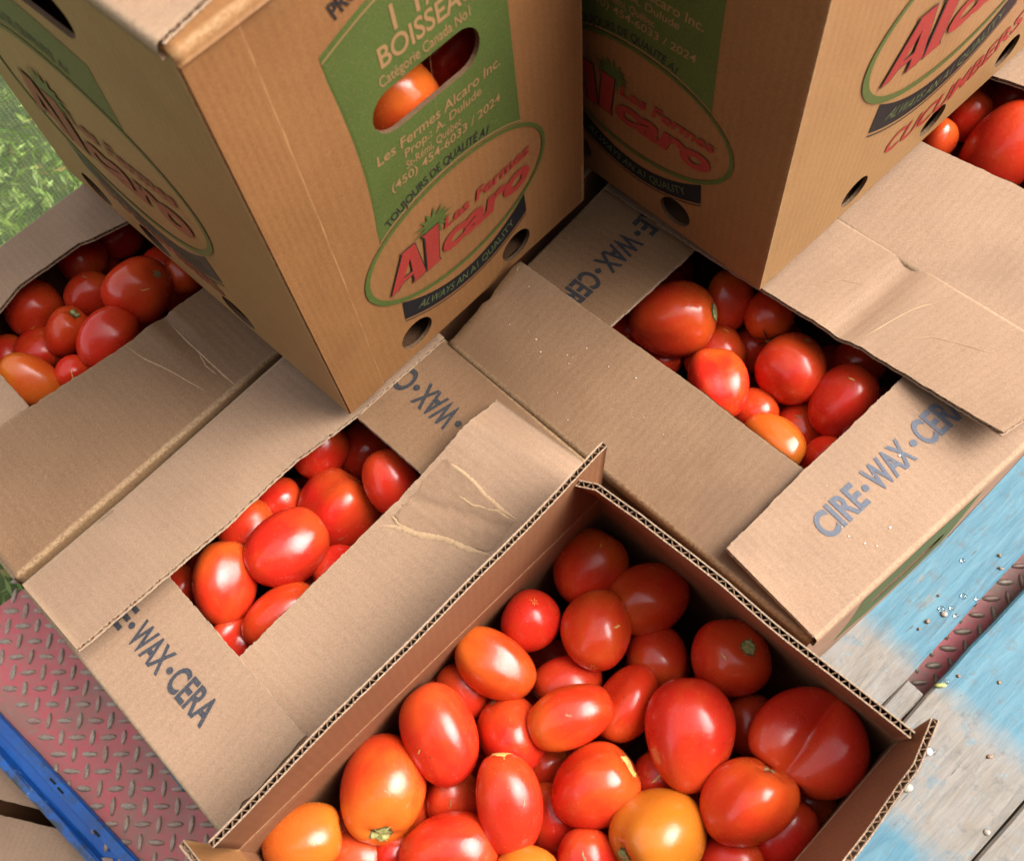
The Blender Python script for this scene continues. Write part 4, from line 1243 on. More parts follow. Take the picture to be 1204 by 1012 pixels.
def short_face(pan, hole):
    ident = lambda x, y: (x, y)
    cx, cy = 0.1435, 0.1257
    # green panel with a curved head, its foot follows the oval
    top = [(0.0735 + (0.2125 - 0.0735) * i / 24, 0.3375 + 0.016 * math.sin(math.pi * i / 24)) for i in range(25)]
    foot = []
    for i in range(25):
        x = 0.2125 - (0.2125 - 0.0735) * i / 24
        foot.append((x, cy + 0.0592 * math.sqrt(max(0, 1 - ((x - cx) / 0.0945) ** 2))))
    pan.shape('printed_panel', foot[::1] + top, MAT['green'], [hole], off=0.0003)
    a1 = [(0.0735 + 0.139 * i / 24, 0.3335 + 0.016 * math.sin(math.pi * i / 24)) for i in range(25)]
    a2 = [(x, y - 0.0012) for x, y in a1]
    pan.shape('panel_stripe', a2 + a1[::-1], MAT['tan'], off=0.0006)
    f1 = [(x, y + 0.0026) for x, y in foot]
    f2 = [(x, y + 0.0014) for x, y in foot]
    pan.shape('panel_stripe', f2[::-1] + f1, MAT['tan'], off=0.0006)
    pl = logo(pan, ident)
    tt = lambda body, x0, x1, y, cap, **k: put_text('lettering', body, pl, pan.obj, k.pop('mat', MAT['tan']), x0, x1, y, cap, **k)
    tt('1 1/9', 0.124, 0.166, 0.3195, 0.0175, bold=0.012)
    tt('BOISSEAU', 0.1090, 0.1860, 0.3015, 0.0150, bold=0.016)
    tt('Cat\u00e9gorie Canada No1', 0.1050, 0.1800, 0.2895, 0.0078, bold=0.006)
    tt('Les Fermes Alcaro Inc.', 0.0880, 0.1985, 0.2345, 0.0085, bold=0.010, shear=0.12)
    tt('Prop.: A. Dulude', 0.1090, 0.1790, 0.2245, 0.0070, bold=0.010, shear=0.1)
    tt('St-R\u00e9mi, Qu\u00e9bec', 0.1080, 0.1805, 0.2140, 0.0070, bold=0.010, shear=0.1)
    tt('(450) 454-6033 / 2024', 0.0930, 0.1950, 0.2045, 0.0072, bold=0.010, shear=0.1)
    arc = lambda x: 0.1895 - 0.0150 * ((x - 0.1435) / 0.06) ** 2
    tt('TOUJOURS DE QUALIT\u00c9 A1', 0.0835, 0.2050, 0, 0.0078, mat=MAT['black'], bold=0.014, shear=0.1, arc=arc)
    arc2 = lambda x: 0.3465 + 0.013 * math.sin(math.pi * (x - 0.0735) / 0.139)
    tt('PRODUIT DU CANADA', 0.0900, 0.1990, 0, 0.0115, mat=MAT['black'], bold=0.022, arc=arc2)

def long_face(pan, cuc0, cuc1, cy=0.200, sy=1.28, sfx=''):
    # the same oval, larger, and the word for the contents beneath
    tx = lambda x, y: ((x - 0.1435) * 1.34 + 0.186, (y - 0.1257) * sy + cy)
    x0, x1 = 0.108, 0.268
    top = [(x0 + (x1 - x0) * i / 20, 0.312 + 0.010 * math.sin(math.pi * i / 20)) for i in range(21)]
    foot = []
    for i in range(21):
        x = x1 - (x1 - x0) * i / 20
        foot.append((x, cy + 0.0598 * sy * math.sqrt(max(0, 1 - ((x - 0.186) / 0.1266) ** 2))))
    pan.shape('printed_panel', foot + top, MAT['green' + sfx], off=0.0003)
    pl = logo(pan, tx, sfx)
    pp = lambda x, y, off: pan.P(x, y, off)
    arc = lambda x: cy + 0.0598 * sy + 0.006 - 0.020 * ((x - 0.186) / 0.075) ** 2
    put_text('lettering', 'TOUJOURS DE QUALIT\u00c9 A1', pp, pan.obj, MAT['black' + sfx], 0.112, 0.258, 0, 0.0095, bold=0.014, shear=0.1, arc=arc)
    arc2 = lambda x: 0.042 + 0.020 * ((x - 0.21) / 0.11) ** 2
    put_text('lettering', 'CUCUMBERS', pp, pan.obj, MAT['red' + sfx], cuc0, cuc1, 0, 0.0235, bold=0.02, shear=0.12, arc=arc2)

def tall_box(label, bot, top, matS, matL, s_holes, l_holes, slot, cuc):
    r = thing('produce_box', label, 'box', 'tall printed produce boxes stacked on the cartons')
    b, t = [V(p) for p in bot], [V(p) for p in top]     # c0, cS, c3, cL
    ccw = np.cross(b[1] - b[0], b[3] - b[0])[2] > 0
    pans = {}
    def panel(i, j, mat, holes, bulge):
        # seen from outside, base runs left to right
        a, c = b[i], b[j]
        cen = sum(b) / 4
        n = np.cross(c - a, V((0, 0, 1)))
        if np.dot(n, (a + c) / 2 - cen) < 0:
            i, j = j, i
        return Panel(r, b[i], b[j], t[i], t[j], mat, holes, bulge, thick=0.0034, step=0.016, inner='kraft_in_shaded')
    pans['S'] = panel(0, 1, matS, s_holes, 0.006)
    pans['L'] = panel(0, 3, matL, l_holes, 0.007)
    panel(1, 2, matL, (), 0.004)
    panel(3, 2, matS, (), 0.004)
    m = MB()
    p = [q + V((0, 0, 0.001)) + (sum(b) / 4 - q) * 0.03 for q in b]
    m.add(p + [q + V((0, 0, .005)) for q in p], [(3, 2, 1, 0), (4, 5, 6, 7), (0, 1, 5, 4), (1, 2, 6, 5), (2, 3, 7, 6), (3, 0, 4, 7)])
    m.build('bottom_panel', r, MAT['kraft_in_shaded'])
    # closed top: short flaps below, long flaps above, built as sheets with folded edges
    cS, cL = unit(b[1] - b[0]), unit(b[3] - b[0])
    wS, wL = np.linalg.norm(b[1] - b[0]), np.linalg.norm(b[3] - b[0])
    zz = V((0, 0, 0.003))
    t0 = t[0]
    Flap('x', r, [t[0] + zz, t[1] + zz], [t[0] + zz + cL * .13 + cS * .006, t[1] + zz + cL * .13 - cS * .006], matS, ('tip',), drop=0.0085)
    Flap('x', r, [t[3] + zz, t[2] + zz], [t[3] + zz - cL * .13 + cS * .004, t[2] + zz - cL * .13 - cS * .004], matS, ('tip',), drop=0.0085)
    m = MB()
    p = [q - V((0, 0, 0.004)) + (sum(t) / 4 - q) * 0.012 for q in t]
    m.add(p + [q + V((0, 0, .003)) for q in p], [(3, 2, 1, 0), (4, 5, 6, 7), (0, 1, 5, 4), (1, 2, 6, 5), (2, 3, 7, 6), (3, 0, 4, 7)])
    m.build('light_stop', r, MAT['kraft_in_shaded'])  # unseen sheet added to stop light leaking in at the top corners
    z2 = V((0, 0, 0.0080))
    ins = 0.004
    Flap('x', r, [t[0] + z2 + cL * ins, t[3] + z2 - cL * ins], [t[0] + z2 + cL * (ins + .022) + cS * wS * .495, t[3] + z2 - cL * ins + cS * wS * .495], MAT['kraft'], ('tip', 'start'), drop=0.010)
    Flap('x', r, [t[1] + z2 + cL * ins, t[2] + z2 - cL * ins], [t[1] + z2 + cL * ins - cS * wS * .495, t[2] + z2 - cL * ins - cS * wS * .495], MAT['kraft'], ('tip', 'start'), drop=0.010)
    return r, pans, (b, t, cS, cL)

HOLE = stadium(0.139, 0.2685, 0.0455, 0.0165, 12)
u1, p1, g1 = tall_box('tall box whose green label panel has a hand hole with tomatoes behind it', U1[0], U1[1], KO, MAT['kraft_side_lit'],
    [HOLE, circle(0.082, 0.0275, 0.0165), circle(0.198, 0.0245, 0.0165)],
    [circle(0.392 - 0.129, 0.024, 0.019), circle(0.392 - 0.243, 0.024, 0.019), circle(0.392 - 0.330, 0.024, 0.019), stadium(0.392 - 0.160, 0.346, 0.045, 0.015)], None, None)
short_face(p1['S'], HOLE)
long_face(p1['L'], 0.100, 0.262, 0.188, 1.52, '_faded')
# overlapping glue flap down the left side of the short face
gp = p1['S']
gm = MB()
gv, gf = [], []
ng = 40
for i in range(ng + 1):
    y = gp.h * i / ng - 0.001
    for x, o in ((0.0012, 0.0002), (0.0012, 0.0016), (0.0365, 0.0018), (0.0375, 0.0018), (0.0385, 0.0002)):
        gv.append(gp.P(x + (rng.normal(0, 0.0002) if x > .03 else 0), max(y, 0.002), o))
for i in range(ng):
    for j in range(4):
        gf.append((i * 5 + j, i * 5 + j + 1, (i + 1) * 5 + j + 1, (i + 1) * 5 + j))
gf.append(tuple(ng * 5 + j for j in range(5)))
gw = [0.0, 0.0, 0.0, 0.4, 0.45] * (ng + 1)
uvg = [(v[0] + v[1], v[2]) for v in gv]
link('glue_flap', make_mesh('glue_flap', gv, [f[::-1] for f in gf], False, uvg, gw), gp.obj, KO)

u2, p2, g2 = tall_box('tall box marked CUCUMBERS on its bright side, its other side in deep shade', U2[0], U2[1], KO, MAT['kraft_side_lit'],
    [HOLE, circle(0.28 - 0.0934, 0.0255, 0.0160), circle(0.28 - 0.205, 0.0255, 0.0160)],
    [circle(0.112, 0.0255, 0.0160), circle(0.215, 0.0255, 0.0160), circle(0.320, 0.0255, 0.0160), stadium(0.19, 0.346, 0.045, 0.015)], None, None)
short_face(p2['S'], HOLE)
long_face(p2['L'], 0.1355, 0.318)

# green print and hand hole on the carton beside the blue planks
pc = wC[0]
pc.shape('printed_panel', [(0.072, 0.20), (0.212, 0.20), (0.212, 0.335), (0.142, 0.345), (0.072, 0.335)], MAT['green'], sl, off=0.0003)

# ------------------------------------------------------------------ box standing beyond the rail
LB = [V(p) for p in LOWBOX]
lbz = -0.065
def dropz(p):
    return V((p[0], p[1], lbz))
ga, gb, gc, gd_ = dropz(LB[0]), dropz(LB[1]), dropz(LB[2]), dropz(LB[3])
gdir = unit(gb - ga)
gn = V((-gdir[1], gdir[0], 0))
if np.dot(gn, LB[4] - LB[0]) < 0:
    gn = -gn
o_ = ga - gdir * 0.16
lowbox = thing('cardboard_carton', 'carton below the blue rail, its two tan flaps parted by a dark slit', 'carton')
qb = [o_ + gn * .115, o_ + gdir * .27 + gn * .115, o_ + gdir * .27 - gn * .125, o_ - gn * .125]
cen = sum(qb) / 4
if np.cross(qb[1] - qb[0], qb[2] - qb[0])[2] < 0:
    qb = qb[::-1]
walls(lowbox, [tuple(q) for q in qb], K, GROUND_Z + 0.005)
bottom(lowbox, [tuple(q) for q in qb], GROUND_Z + 0.004, KI)
hA_ = [o_ + gn * .115, o_ + gdir * .27 + gn * .115]
Flap('x', lowbox, hA_, [o_ + gn * .003, o_ + gdir * .27 + gn * .004], K, ())
hB_ = [o_ - gn * .125, o_ + gdir * .27 - gn * .125]
Flap('x', lowbox, hB_, [o_ - gn * .014, o_ + gdir * .27 - gn * .010], K, ())

# ------------------------------------------------------------------ plants and net beyond the deck
def leaf_material():
    m, nt, p = new_mat('leaf')
    p.inputs['Specular IOR Level'].default_value = 0.4
    geo = nt.nodes.new('ShaderNodeNewGeometry')
    n1 = noise(nt, geo.outputs['Position'], 9, 3, 0.6)
    r = geo.outputs['Random Per Island']
    c = mix(nt, r, (0.12, 0.22, 0.03), (0.40, 0.52, 0.14))
    c = mix(nt, maprange(nt, n1, 0.45, 0.7, 0, 0.8), c, (0.30, 0.36, 0.12))
    c = mix(nt, maprange(nt, r, 0.90, 0.96, 0, 0.8), c, (0.30, 0.18, 0.06))
    nt.links.new(c, p.inputs['Base Color'])
    p.inputs['Roughness'].default_value = 0.45
    p.inputs['Transmission Weight'].default_value = 0.0
    p.inputs['Subsurface Weight'].default_value = 0.0
    tr = nt.nodes.new('ShaderNodeBsdfTranslucent')
    nt.links.new(c, tr.inputs['Color'])
    ms = nt.nodes.new('ShaderNodeMixShader')
    ms.inputs[0].default_value = 0.35
    nt.links.new(p.outputs[0], ms.inputs[1])
    nt.links.new(tr.outputs[0], ms.inputs[2])
    nt.links.new(ms.outputs[0], nt.nodes['Material Output'].inputs[0])
    return m

e2 = V((ed[0], ed[1], 0))
en = V((-e2[1], e2[0], 0))
lv, lf = [], []
for k in range(17000):
    a = rng.uniform(-0.5, 1.5)
    b = rng.uniform(0.03, 1.5)
    hgt = 0.16 + 0.16 * (0.5 + 0.5 * math.sin(a * 7.1 + b * 3)) * (0.5 + 0.5 * math.sin(b * 9 + a * 4))
    p = P0 + e2 * a + en * b
    z = GROUND_Z + rng.uniform(0.0, 1.0) ** 0.7 * hgt
    c = V((p[0], p[1], z))
    d = unit(rng.normal(0, 1, 3) * V((1, 1, 0.5)))
    s_ = unit(np.cross(d, rng.normal(0, 1, 3)))
    l_, w_ = rng.uniform(0.006, 0.022), rng.uniform(0.0018, 0.006)
    n_ = len(lv)
    lv += [c - d * l_, c + s_ * w_, c + d * l_, c - s_ * w_]
    lf.append((n_, n_ + 1, n_ + 2, n_ + 3))
kind(link('undergrowth', make_mesh('undergrowth', lv, lf), None, leaf_material()), 'stuff')

nm, nt, npp = new_mat('net_strand')
npp.inputs['Base Color'].default_value = (0.36, 0.46, 0.30, 1)
npp.inputs['Roughness'].default_value = 0.5
no, ne = V(NET['o']), V(NET['e'])
ne[2] = 0
ne = unit(ne)
nz = V((0, 0, 1))
nn_ = np.cross(ne, nz)
m = MB()
pitch, th = 0.0040, 0.00034
ua, ub, za, zb_ = 0.10, 0.52, 0.28, 0.72
og = V((no[0], no[1], 0))
for k in range(int((ub - ua) / pitch)):
    x = ua + k * pitch + rng.normal(0, 0.0002)
    m.box(og + ne * x + nz * za, ne * th, nn_ * th, nz * (zb_ - za))
for k in range(int((zb_ - za) / pitch)):
    z = za + k * pitch + rng.normal(0, 0.0002)
    m.box(og + ne * ua + nz * z + nn_ * 0.0004, ne * (ub - ua), nn_ * th, nz * th)
net = thing('mesh_net', 'fine pale mesh net hanging in front of the green plants beyond the left carton', 'net', loc=tuple(og))
ng_ = m.build('netting', net, nm)
ng_.location = tuple(-og)
kind(ng_, 'stuff')

# ------------------------------------------------------------------ tomatoes
def tomato_material():
    m, nt, p = new_mat('tomato_skin')
    oi = nt.nodes.new('ShaderNodeObjectInfo')
    tc = nt.nodes.new('ShaderNodeTexCoord')
    obj = tc.outputs['Object']
    sx = nt.nodes.new('ShaderNodeSeparateXYZ')
    nt.links.new(tc.outputs['Generated'], sx.inputs[0])
    add = nt.nodes.new('ShaderNodeVectorMath')
    add.operation = 'ADD'
    sc = nt.nodes.new('ShaderNodeCombineXYZ')
    off = math_(nt, 'MULTIPLY', oi.outputs['Random'], 37.0)
    for i in range(3):
        nt.links.new(off, sc.inputs[i])
    nt.links.new(obj, add.inputs[0])
    nt.links.new(sc.outputs[0], add.inputs[1])
    vec = add.outputs[0]
    smap = nt.nodes.new('ShaderNodeMapping')
    smap.inputs['Scale'].default_value = (1, 1, 0.3)
    nt.links.new(vec, smap.inputs['Vector'])
    blot = math_(nt, 'ADD', math_(nt, 'MULTIPLY', noise(nt, vec, 26, 3, 0.55, 0.3), 0.6), math_(nt, 'MULTIPLY', noise(nt, smap.outputs[0], 75, 4, 0.6, 0.4), 0.4))
    base = oi.outputs['Color']
    orange = mix(nt, 0.55, base, (0.60, 0.20, 0.017))
    sh = maprange(nt, sx.outputs['Z'], 0.55, 1.02, 0, 1)
    fac = math_(nt, 'MULTIPLY', maprange(nt, math_(nt, 'ADD', math_(nt, 'MULTIPLY', blot, 1.3), math_(nt, 'MULTIPLY', sh, 0.45)), 0.60, 0.98, 0, 1), oi.outputs['Alpha'])
    col = mix(nt, fac, base, orange)
    deep = maprange(nt, noise(nt, vec, 14, 2, 0.5), 0.35, 0.7, 0.35, 0)
    col = mix(nt, deep, col, mix(nt, 0.6, base, (0.42, 0.014, 0.008)))
    vo = nt.nodes.new('ShaderNodeTexVoronoi')
    vo.inputs['Scale'].default_value = 95
    nt.links.new(vec, vo.inputs['Vector'])
    dots = math_(nt, 'MULTIPLY', maprange(nt, vo.outputs['Distance'], 0.05, 0.09, 1, 0), maprange(nt, noise(nt, vec, 50, 1, 0.5), 0.53, 0.60, 0, 0.8))
    col = mix(nt, dots, col, (0.10, 0.03, 0.015))
    flecks = maprange(nt, noise(nt, vec, 520, 2, 0.5), 0.66, 0.74, 0, 0.22)
    col = mix(nt, flecks, col, (0.8, 0.35, 0.12))
    nt.links.new(col, p.inputs['Base Color'])
    rg = maprange(nt, noise(nt, vec, 60, 4, 0.6), 0.3, 0.7, 0.15, 0.33)
    nt.links.new(rg, p.inputs['Roughness'])
    p.inputs['Specular IOR Level'].default_value = 0.5
    p.inputs['Subsurface Weight'].default_value = 0.12
    p.inputs['Subsurface Radius'].default_value = (0.012, 0.003, 0.0015)
    p.inputs['Subsurface Scale'].default_value = 0.6
    b = nt.nodes.new('ShaderNodeBump')
    b.inputs['Strength'].default_value = 0.20
    b.inputs['Distance'].default_value = 0.003
    nt.links.new(math_(nt, 'ADD', noise(nt, vec, 38, 3, 0.5), math_(nt, 'MULTIPLY', noise(nt, vec, 300, 2, 0.5), 0.08)), b.inputs['Height'])
    nt.links.new(b.outputs[0], p.inputs['Normal'])
    return m

def plain(name, c1, c2, scale=200, rough=0.6):
    m, nt, p = new_mat(name)
    tc = nt.nodes.new('ShaderNodeTexCoord')
    c = mix(nt, maprange(nt, noise(nt, tc.outputs['Object'], scale, 4, 0.7), 0.35, 0.65, 0, 1), c1, c2)
    nt.links.new(c, p.inputs['Base Color'])
    p.inputs['Roughness'].default_value = rough
    return m

MAT['tomato'] = tomato_material()
MAT['scar_brown'] = plain('scar_brown', (0.20, 0.12, 0.05), (0.36, 0.26, 0.12))
MAT['scar_green'] = plain('scar_green', (0.17, 0.21, 0.04), (0.46, 0.42, 0.18), 350)
MAT['scar_ring'] = plain('scar_ring', (0.06, 0.05, 0.02), (0.16, 0.12, 0.04), 350)
MAT['sepal'] = plain('sepal', (0.012, 0.016, 0.008), (0.035, 0.045, 0.018))
MAT['scar_yellow'] = plain('scar_yellow', (0.75, 0.45, 0.08), (0.85, 0.68, 0.25))
MAT['blossom'] = plain('blossom_scar', (0.55, 0.30, 0.06), (0.75, 0.50, 0.16))

TINT = {'red': ((0.74, 0.031, 0.014), 0.38), 'redorange': ((0.77, 0.040, 0.013), 0.6), 'orange': ((0.77, 0.068, 0.013), 0.85),
        'orange2': ((0.70, 0.14, 0.016), 0.9), 'yellow': ((0.74, 0.185, 0.018), 0.95), 'deep': ((0.68, 0.033, 0.012), 0.45)}
SHAPES = {  # pear, furrow depth, furrow count, dimple, squareness
    'round': (0.0, 0.02, 5, 0.10, 1.0), 'egg': (0.05, 0.012, 4, 0.06, 0.92), 'plum': (0.03, 0.01, 4, 0.05, 0.86),
    'pear': (-0.20, 0.008, 3, 0.02, 0.95), 'furrow': (0.08, 0.08, 4, 0.14, 0.9), 'furrow3': (0.10, 0.15, 3, 0.17, 0.9), 'two': (0.06, 0.36, 2, 0.30, 0.86)}

def tomato_mesh(a, b, shape, nt_=26, np_=44):
    pear, fd, fc, dim, sq = SHAPES[shape]
    ph0 = rng.uniform(0, 6.28)
    fur = [ph0 + 2 * math.pi * i / fc + (rng.uniform(-0.35, 0.35) if fc > 2 else 0) for i in range(fc)]
    fam = [rng.uniform(0.55, 1.0) if fc > 2 else (1.0 if i == 0 else 0.75) for i in range(fc)]
    if shape == 'two':
        fur = [math.pi / 2, -math.pi / 2]
    wob = [(rng.normal(0, 0.026), rng.uniform(0, 6.28), k) for k in (2, 3, 4)]
    dents = [(rng.uniform(0.5, 2.6), rng.uniform(0, 6.28), rng.uniform(0.02, 0.055), rng.uniform(0.35, 0.7)) for _ in range(3)]
    ribs = (rng.integers(4, 8), rng.uniform(0, 6.28), rng.uniform(0.008, 0.022))
    bend = rng.normal(0, 0.07)
    tilt = rng.normal(0, 0.06)
    def surf(th, ph):
        st_, ct = math.sin(th), math.cos(th)
        r = b * st_ ** sq * (1 + pear * ct)
        z = a * ct
        up = math.cos(th / 2) ** (1.2 if fd > 0.05 else 3)
        f = 0
        if shape == 'two':
            pq = ph + 0.22 * math.sin(1.6 * th + 0.4)
            v_ = 0.40 + 0.16 * (th / math.pi) ** 2 + 0.25 * max(0.0, th / math.pi - 0.72)
            cq = math.cos(pq)
            big = 1.04 if cq > 0 else 0.90
            kk = math.sqrt(max(big * big - v_ * v_, 0.01))
            r *= (kk * math.sqrt(cq * cq + 0.004) + math.sqrt(max(big * big - (kk * math.sin(pq)) ** 2, 0.01))) * 0.67
        else:
            for p_, am in zip(fur, fam):
                d = (ph - p_ + math.pi) % (2 * math.pi) - math.pi
                f += am * math.exp(-(d / 0.40) ** 2)
            r *= 1 - fd * f * up
            r *= 1 + ribs[2] * math.cos(ribs[0] * ph + ribs[1]) * st_ * (0.35 + 0.65 * up)
        r *= 1 + sum(am * math.cos(k * ph + q) * st_ for am, q, k in wob) * (0.4 if shape == 'two' else 1)
        for t0, p0, am, wd in dents:
            cd = math.cos(th) * math.cos(t0) + st_ * math.sin(t0) * math.cos(ph - p0)
            g_ = am * math.exp((cd - 1) / (wd * wd) * 2)
            r *= 1 - g_
            z *= 1 - g_
        z -= dim * b * math.exp(-(th / 0.42) ** 2) * (1 + 0.6 * f * (fd > 0.05))
        z += 0.02 * b * math.exp(-((math.pi - th) / 0.2) ** 2)
        x, y = r * math.cos(ph), r * math.sin(ph)
        x += bend * b * (ct * ct)
        z += tilt * x * (1 + ct)
        return (x, y, z)
    v = [surf(1e-4, 0)]
    for i in range(1, nt_):
        for j in range(np_):
            v.append(surf(math.pi * i / nt_, 2 * math.pi * j / np_))
    v.append(surf(math.pi - 1e-4, 0))
    f = [(0, 1 + j, 1 + (j + 1) % np_) for j in range(np_)]
    for i in range(nt_ - 2):
        for j in range(np_):
            p, q = 1 + i * np_, 1 + (i + 1) * np_
            f.append((p + j, q + j, q + (j + 1) % np_, p + (j + 1) % np_))
    l_ = len(v) - 1
    f += [(l_, l_ - np_ + (j + 1) % np_, l_ - np_ + j) for j in range(np_)]
    return make_mesh('tomato', v, f, True), surf

def disc_on(surf, th0, th1, off, ragged=0.0, n=18, flip=False):
    """small patch hugging the skin round one pole"""
    v, f = [], []
    c = np.array(surf(1e-3 if not flip else math.pi - 1e-3, 0))
    def lift(p):
        p = np.array(p)
        d = V((0, 0, 1 if not flip else -1))
        return p + d * off
    v.append(lift(c))
    rings = 3
    for k in range(1, rings + 1):
        for j in range(n):
            t = (th0 + (th1 - th0) * k / rings) * (1 + ragged * (rng.uniform(-1, 1) if k == rings else 0))
            v.append(lift(surf(t if not flip else math.pi - t, 2 * math.pi * j / n)))
    f += [(0, 1 + j, 1 + (j + 1) % n) for j in range(n)]
    for k in range(rings - 1):
        for j in range(n):
            p, q = 1 + k * n, 1 + (k + 1) * n
            f.append((p + j, q + j, q + (j + 1) % n, p + (j + 1) % n))
    if flip:
        f = [x[::-1] for x in f]
    return v, f

def star_on(surf, arms, th, width, off, flip=False):
    v, f = [], []
    for k in range(arms):
        ph = 2 * math.pi * k / arms + rng.uniform(-0.3, 0.3)
        L_ = th * rng.uniform(0.6, 1.15)
        pole = (lambda t: math.pi - t) if flip else (lambda t: t)
        d = V((0, 0, -1 if flip else 1))
        w_ = width
        p = [V(surf(pole(0.02), ph)) + d * off, V(surf(pole(L_ * .5), ph + w_ / max(L_, .05))) + d * off,
             V(surf(pole(L_), ph)) + d * off, V(surf(pole(L_ * .5), ph - w_ / max(L_, .05))) + d * off]
        n = len(v)
        v += p
        f.append((n, n + 1, n + 2, n + 3))
    return v, f

GROUPS = {'F': 'tomatoes in the open carton', 'B': 'tomatoes in the pinwheel carton', 'C': 'tomatoes in the right carton',
          'A': 'tomatoes in the left carton', 'E': 'tomatoes in the far right carton', 'U': 'tomatoes behind the hand hole'}

def add_tomato(box, pos, a, b, axis, colour, shape, stem, blossom, label):
    me, surf = tomato_mesh(a, b, shape)
    o = link('tomato', me, None, MAT['tomato'])
    ax = Vector(axis).normalized()
    q = ax.to_track_quat('Z', 'Y')
    spin = rng.uniform(0, 6.28)
    if shape == 'two':
        # turn the furrow towards the sky
        m3 = q.to_matrix()
        upl = m3.transposed() @ (Vector(CAM_POS) - Vector(pos)).normalized()
        spin = math.atan2(upl.y, upl.x) - math.pi / 2
    o.matrix_world = Matrix.Translation(Vector(pos)) @ q.to_matrix().to_4x4() @ Matrix.Rotation(spin, 4, 'Z')
    c, al = TINT[colour]
    jit = 1 + rng.normal(0, 0.05)
    c = (c[0] * 0.80, c[1] * 0.80, c[2] * 0.75)
    o.color = (min(1, c[0] * jit), c[1] * (1 + rng.normal(0, 0.15)), c[2], max(0.0, min(1.0, al + rng.normal(0, 0.08))))
    tag(o, label, 'tomato', GROUPS[box[0]])
    if stem == 1 or stem == 0:
        v, f = disc_on(surf, 0.0, 0.13 if stem == 1 else 0.09, 0.0004, 0.35)
        link('stem_scar', make_mesh('stem_scar', v, f, True), o, MAT['scar_brown'])
    elif stem == 2:
        v, f = disc_on(surf, 0.0, 0.215, 0.0003, 0.18, 22)
        r_ = link('stem_scar', make_mesh('stem_scar', v, f, True), o, MAT['scar_ring'])
        v, f = disc_on(surf, 0.0, 0.175, 0.0010, 0.15, 22)
        link('scar_core', make_mesh('scar_core', v, f, True), r_, MAT['scar_green'])
        v, f = star_on(surf, 6, 0.28, 0.016, 0.0006)
        link('scar_crack', make_mesh('scar_crack', v, f), r_, MAT['scar_yellow'])
    elif stem == 3:
        v, f = [], []
        for k in range(6):
            ph = 2 * math.pi * k / 6 + rng.uniform(-.2, .2)
            L_ = rng.uniform(0.6, 0.95)
            for s_ in (0, 1):
                pass
            n = len(v)
            for t_, w_, u_ in ((0.03, 0.4, .001), (0.3, 0.24, .0018), (0.6, 0.16, .003), (L_, 0.01, .0055)):
                for sg in (-1, 1):
                    p = V(surf(t_, ph + sg * w_ * 0.5 / max(t_, .12) * .3))
                    v.append(p + unit(p) * u_)
            for i in range(3):
                f.append((n + 2 * i, n + 2 * i + 1, n + 2 * i + 3, n + 2 * i + 2))
        link('sepals', make_mesh('sepals', v, f, True), o, MAT['sepal'])
        v, f = disc_on(surf, 0.0, 0.14, 0.003, 0.1)
        link('stem_stub', make_mesh('stem_stub', v, f, True), o, MAT['scar_green'])
    elif stem == 4:
        v, f = disc_on(surf, 0.0, 0.24, 0.0003, 0.3)
        link('stem_scar', make_mesh('stem_scar', v, f, True), o, MAT['scar_yellow'])
        v, f = star_on(surf, 4, 0.75, 0.020, 0.0003)
        link('scar_crack', make_mesh('scar_crack', v, f), o, MAT['blossom'])
    # a few carry a small corky skin mark on the side that faces the light
    if rng.random() < 0.42 and box[0] != 'U':
        vw = o.matrix_world.to_3x3().inverted() @ (Vector(CAM_POS) - Vector(pos)).normalized()
        th_ = math.acos(max(-1, min(1, vw.z))) + rng.normal(0, 0.35)
        ph_ = math.atan2(vw.y, vw.x) + rng.normal(0, 0.4)
        th_ = min(max(th_, 0.4), 2.7)
        sv, sf = [], []
        n_ = 9
        an_ = rng.uniform(0, 3.14)
        ln_ = rng.uniform(0.0025, 0.0065)
        wd_ = rng.uniform(0.0004, 0.0010)
        for k in range(n_ + 1):
            q_ = (k / n_ - 0.5) * 2
            for sg in (-1, 1):
                du = q_ * ln_ / a
                dv = sg * wd_ / b * (1 - q_ * q_) * rng.uniform(0.4, 1.3) + 0.1 * math.sin(q_ * 3) * ln_ / a
                t2 = th_ + du * math.cos(an_) - dv * math.sin(an_)
                p2 = ph_ + (du * math.sin(an_) + dv * math.cos(an_)) / max(math.sin(th_), 0.3)
                pt = V(surf(t2, p2))
                sv.append(pt + unit(pt) * 0.00025)
        for k in range(n_):
            sf.append((2 * k, 2 * k + 1, 2 * k + 3, 2 * k + 2))
        link('skin_mark', make_mesh('skin_mark', sv, sf), o, MAT['scar_brown'] if rng.random() < .5 else MAT['blossom'])
    if blossom:
        v, f = star_on(surf, 6, 0.16, 0.020, 0.0003, True)
        link('blossom_scar', make_mesh('blossom_scar', v, f), o, MAT['blossom'])
    else:
        v, f = disc_on(surf, 0.0, 0.03, 0.0002, 0.3, 8, True)
        link('blossom_scar', make_mesh('blossom_scar', v, f), o, MAT['blossom'])
    return o

for t_ in TOMATOES:
    add_tomato(*t_)

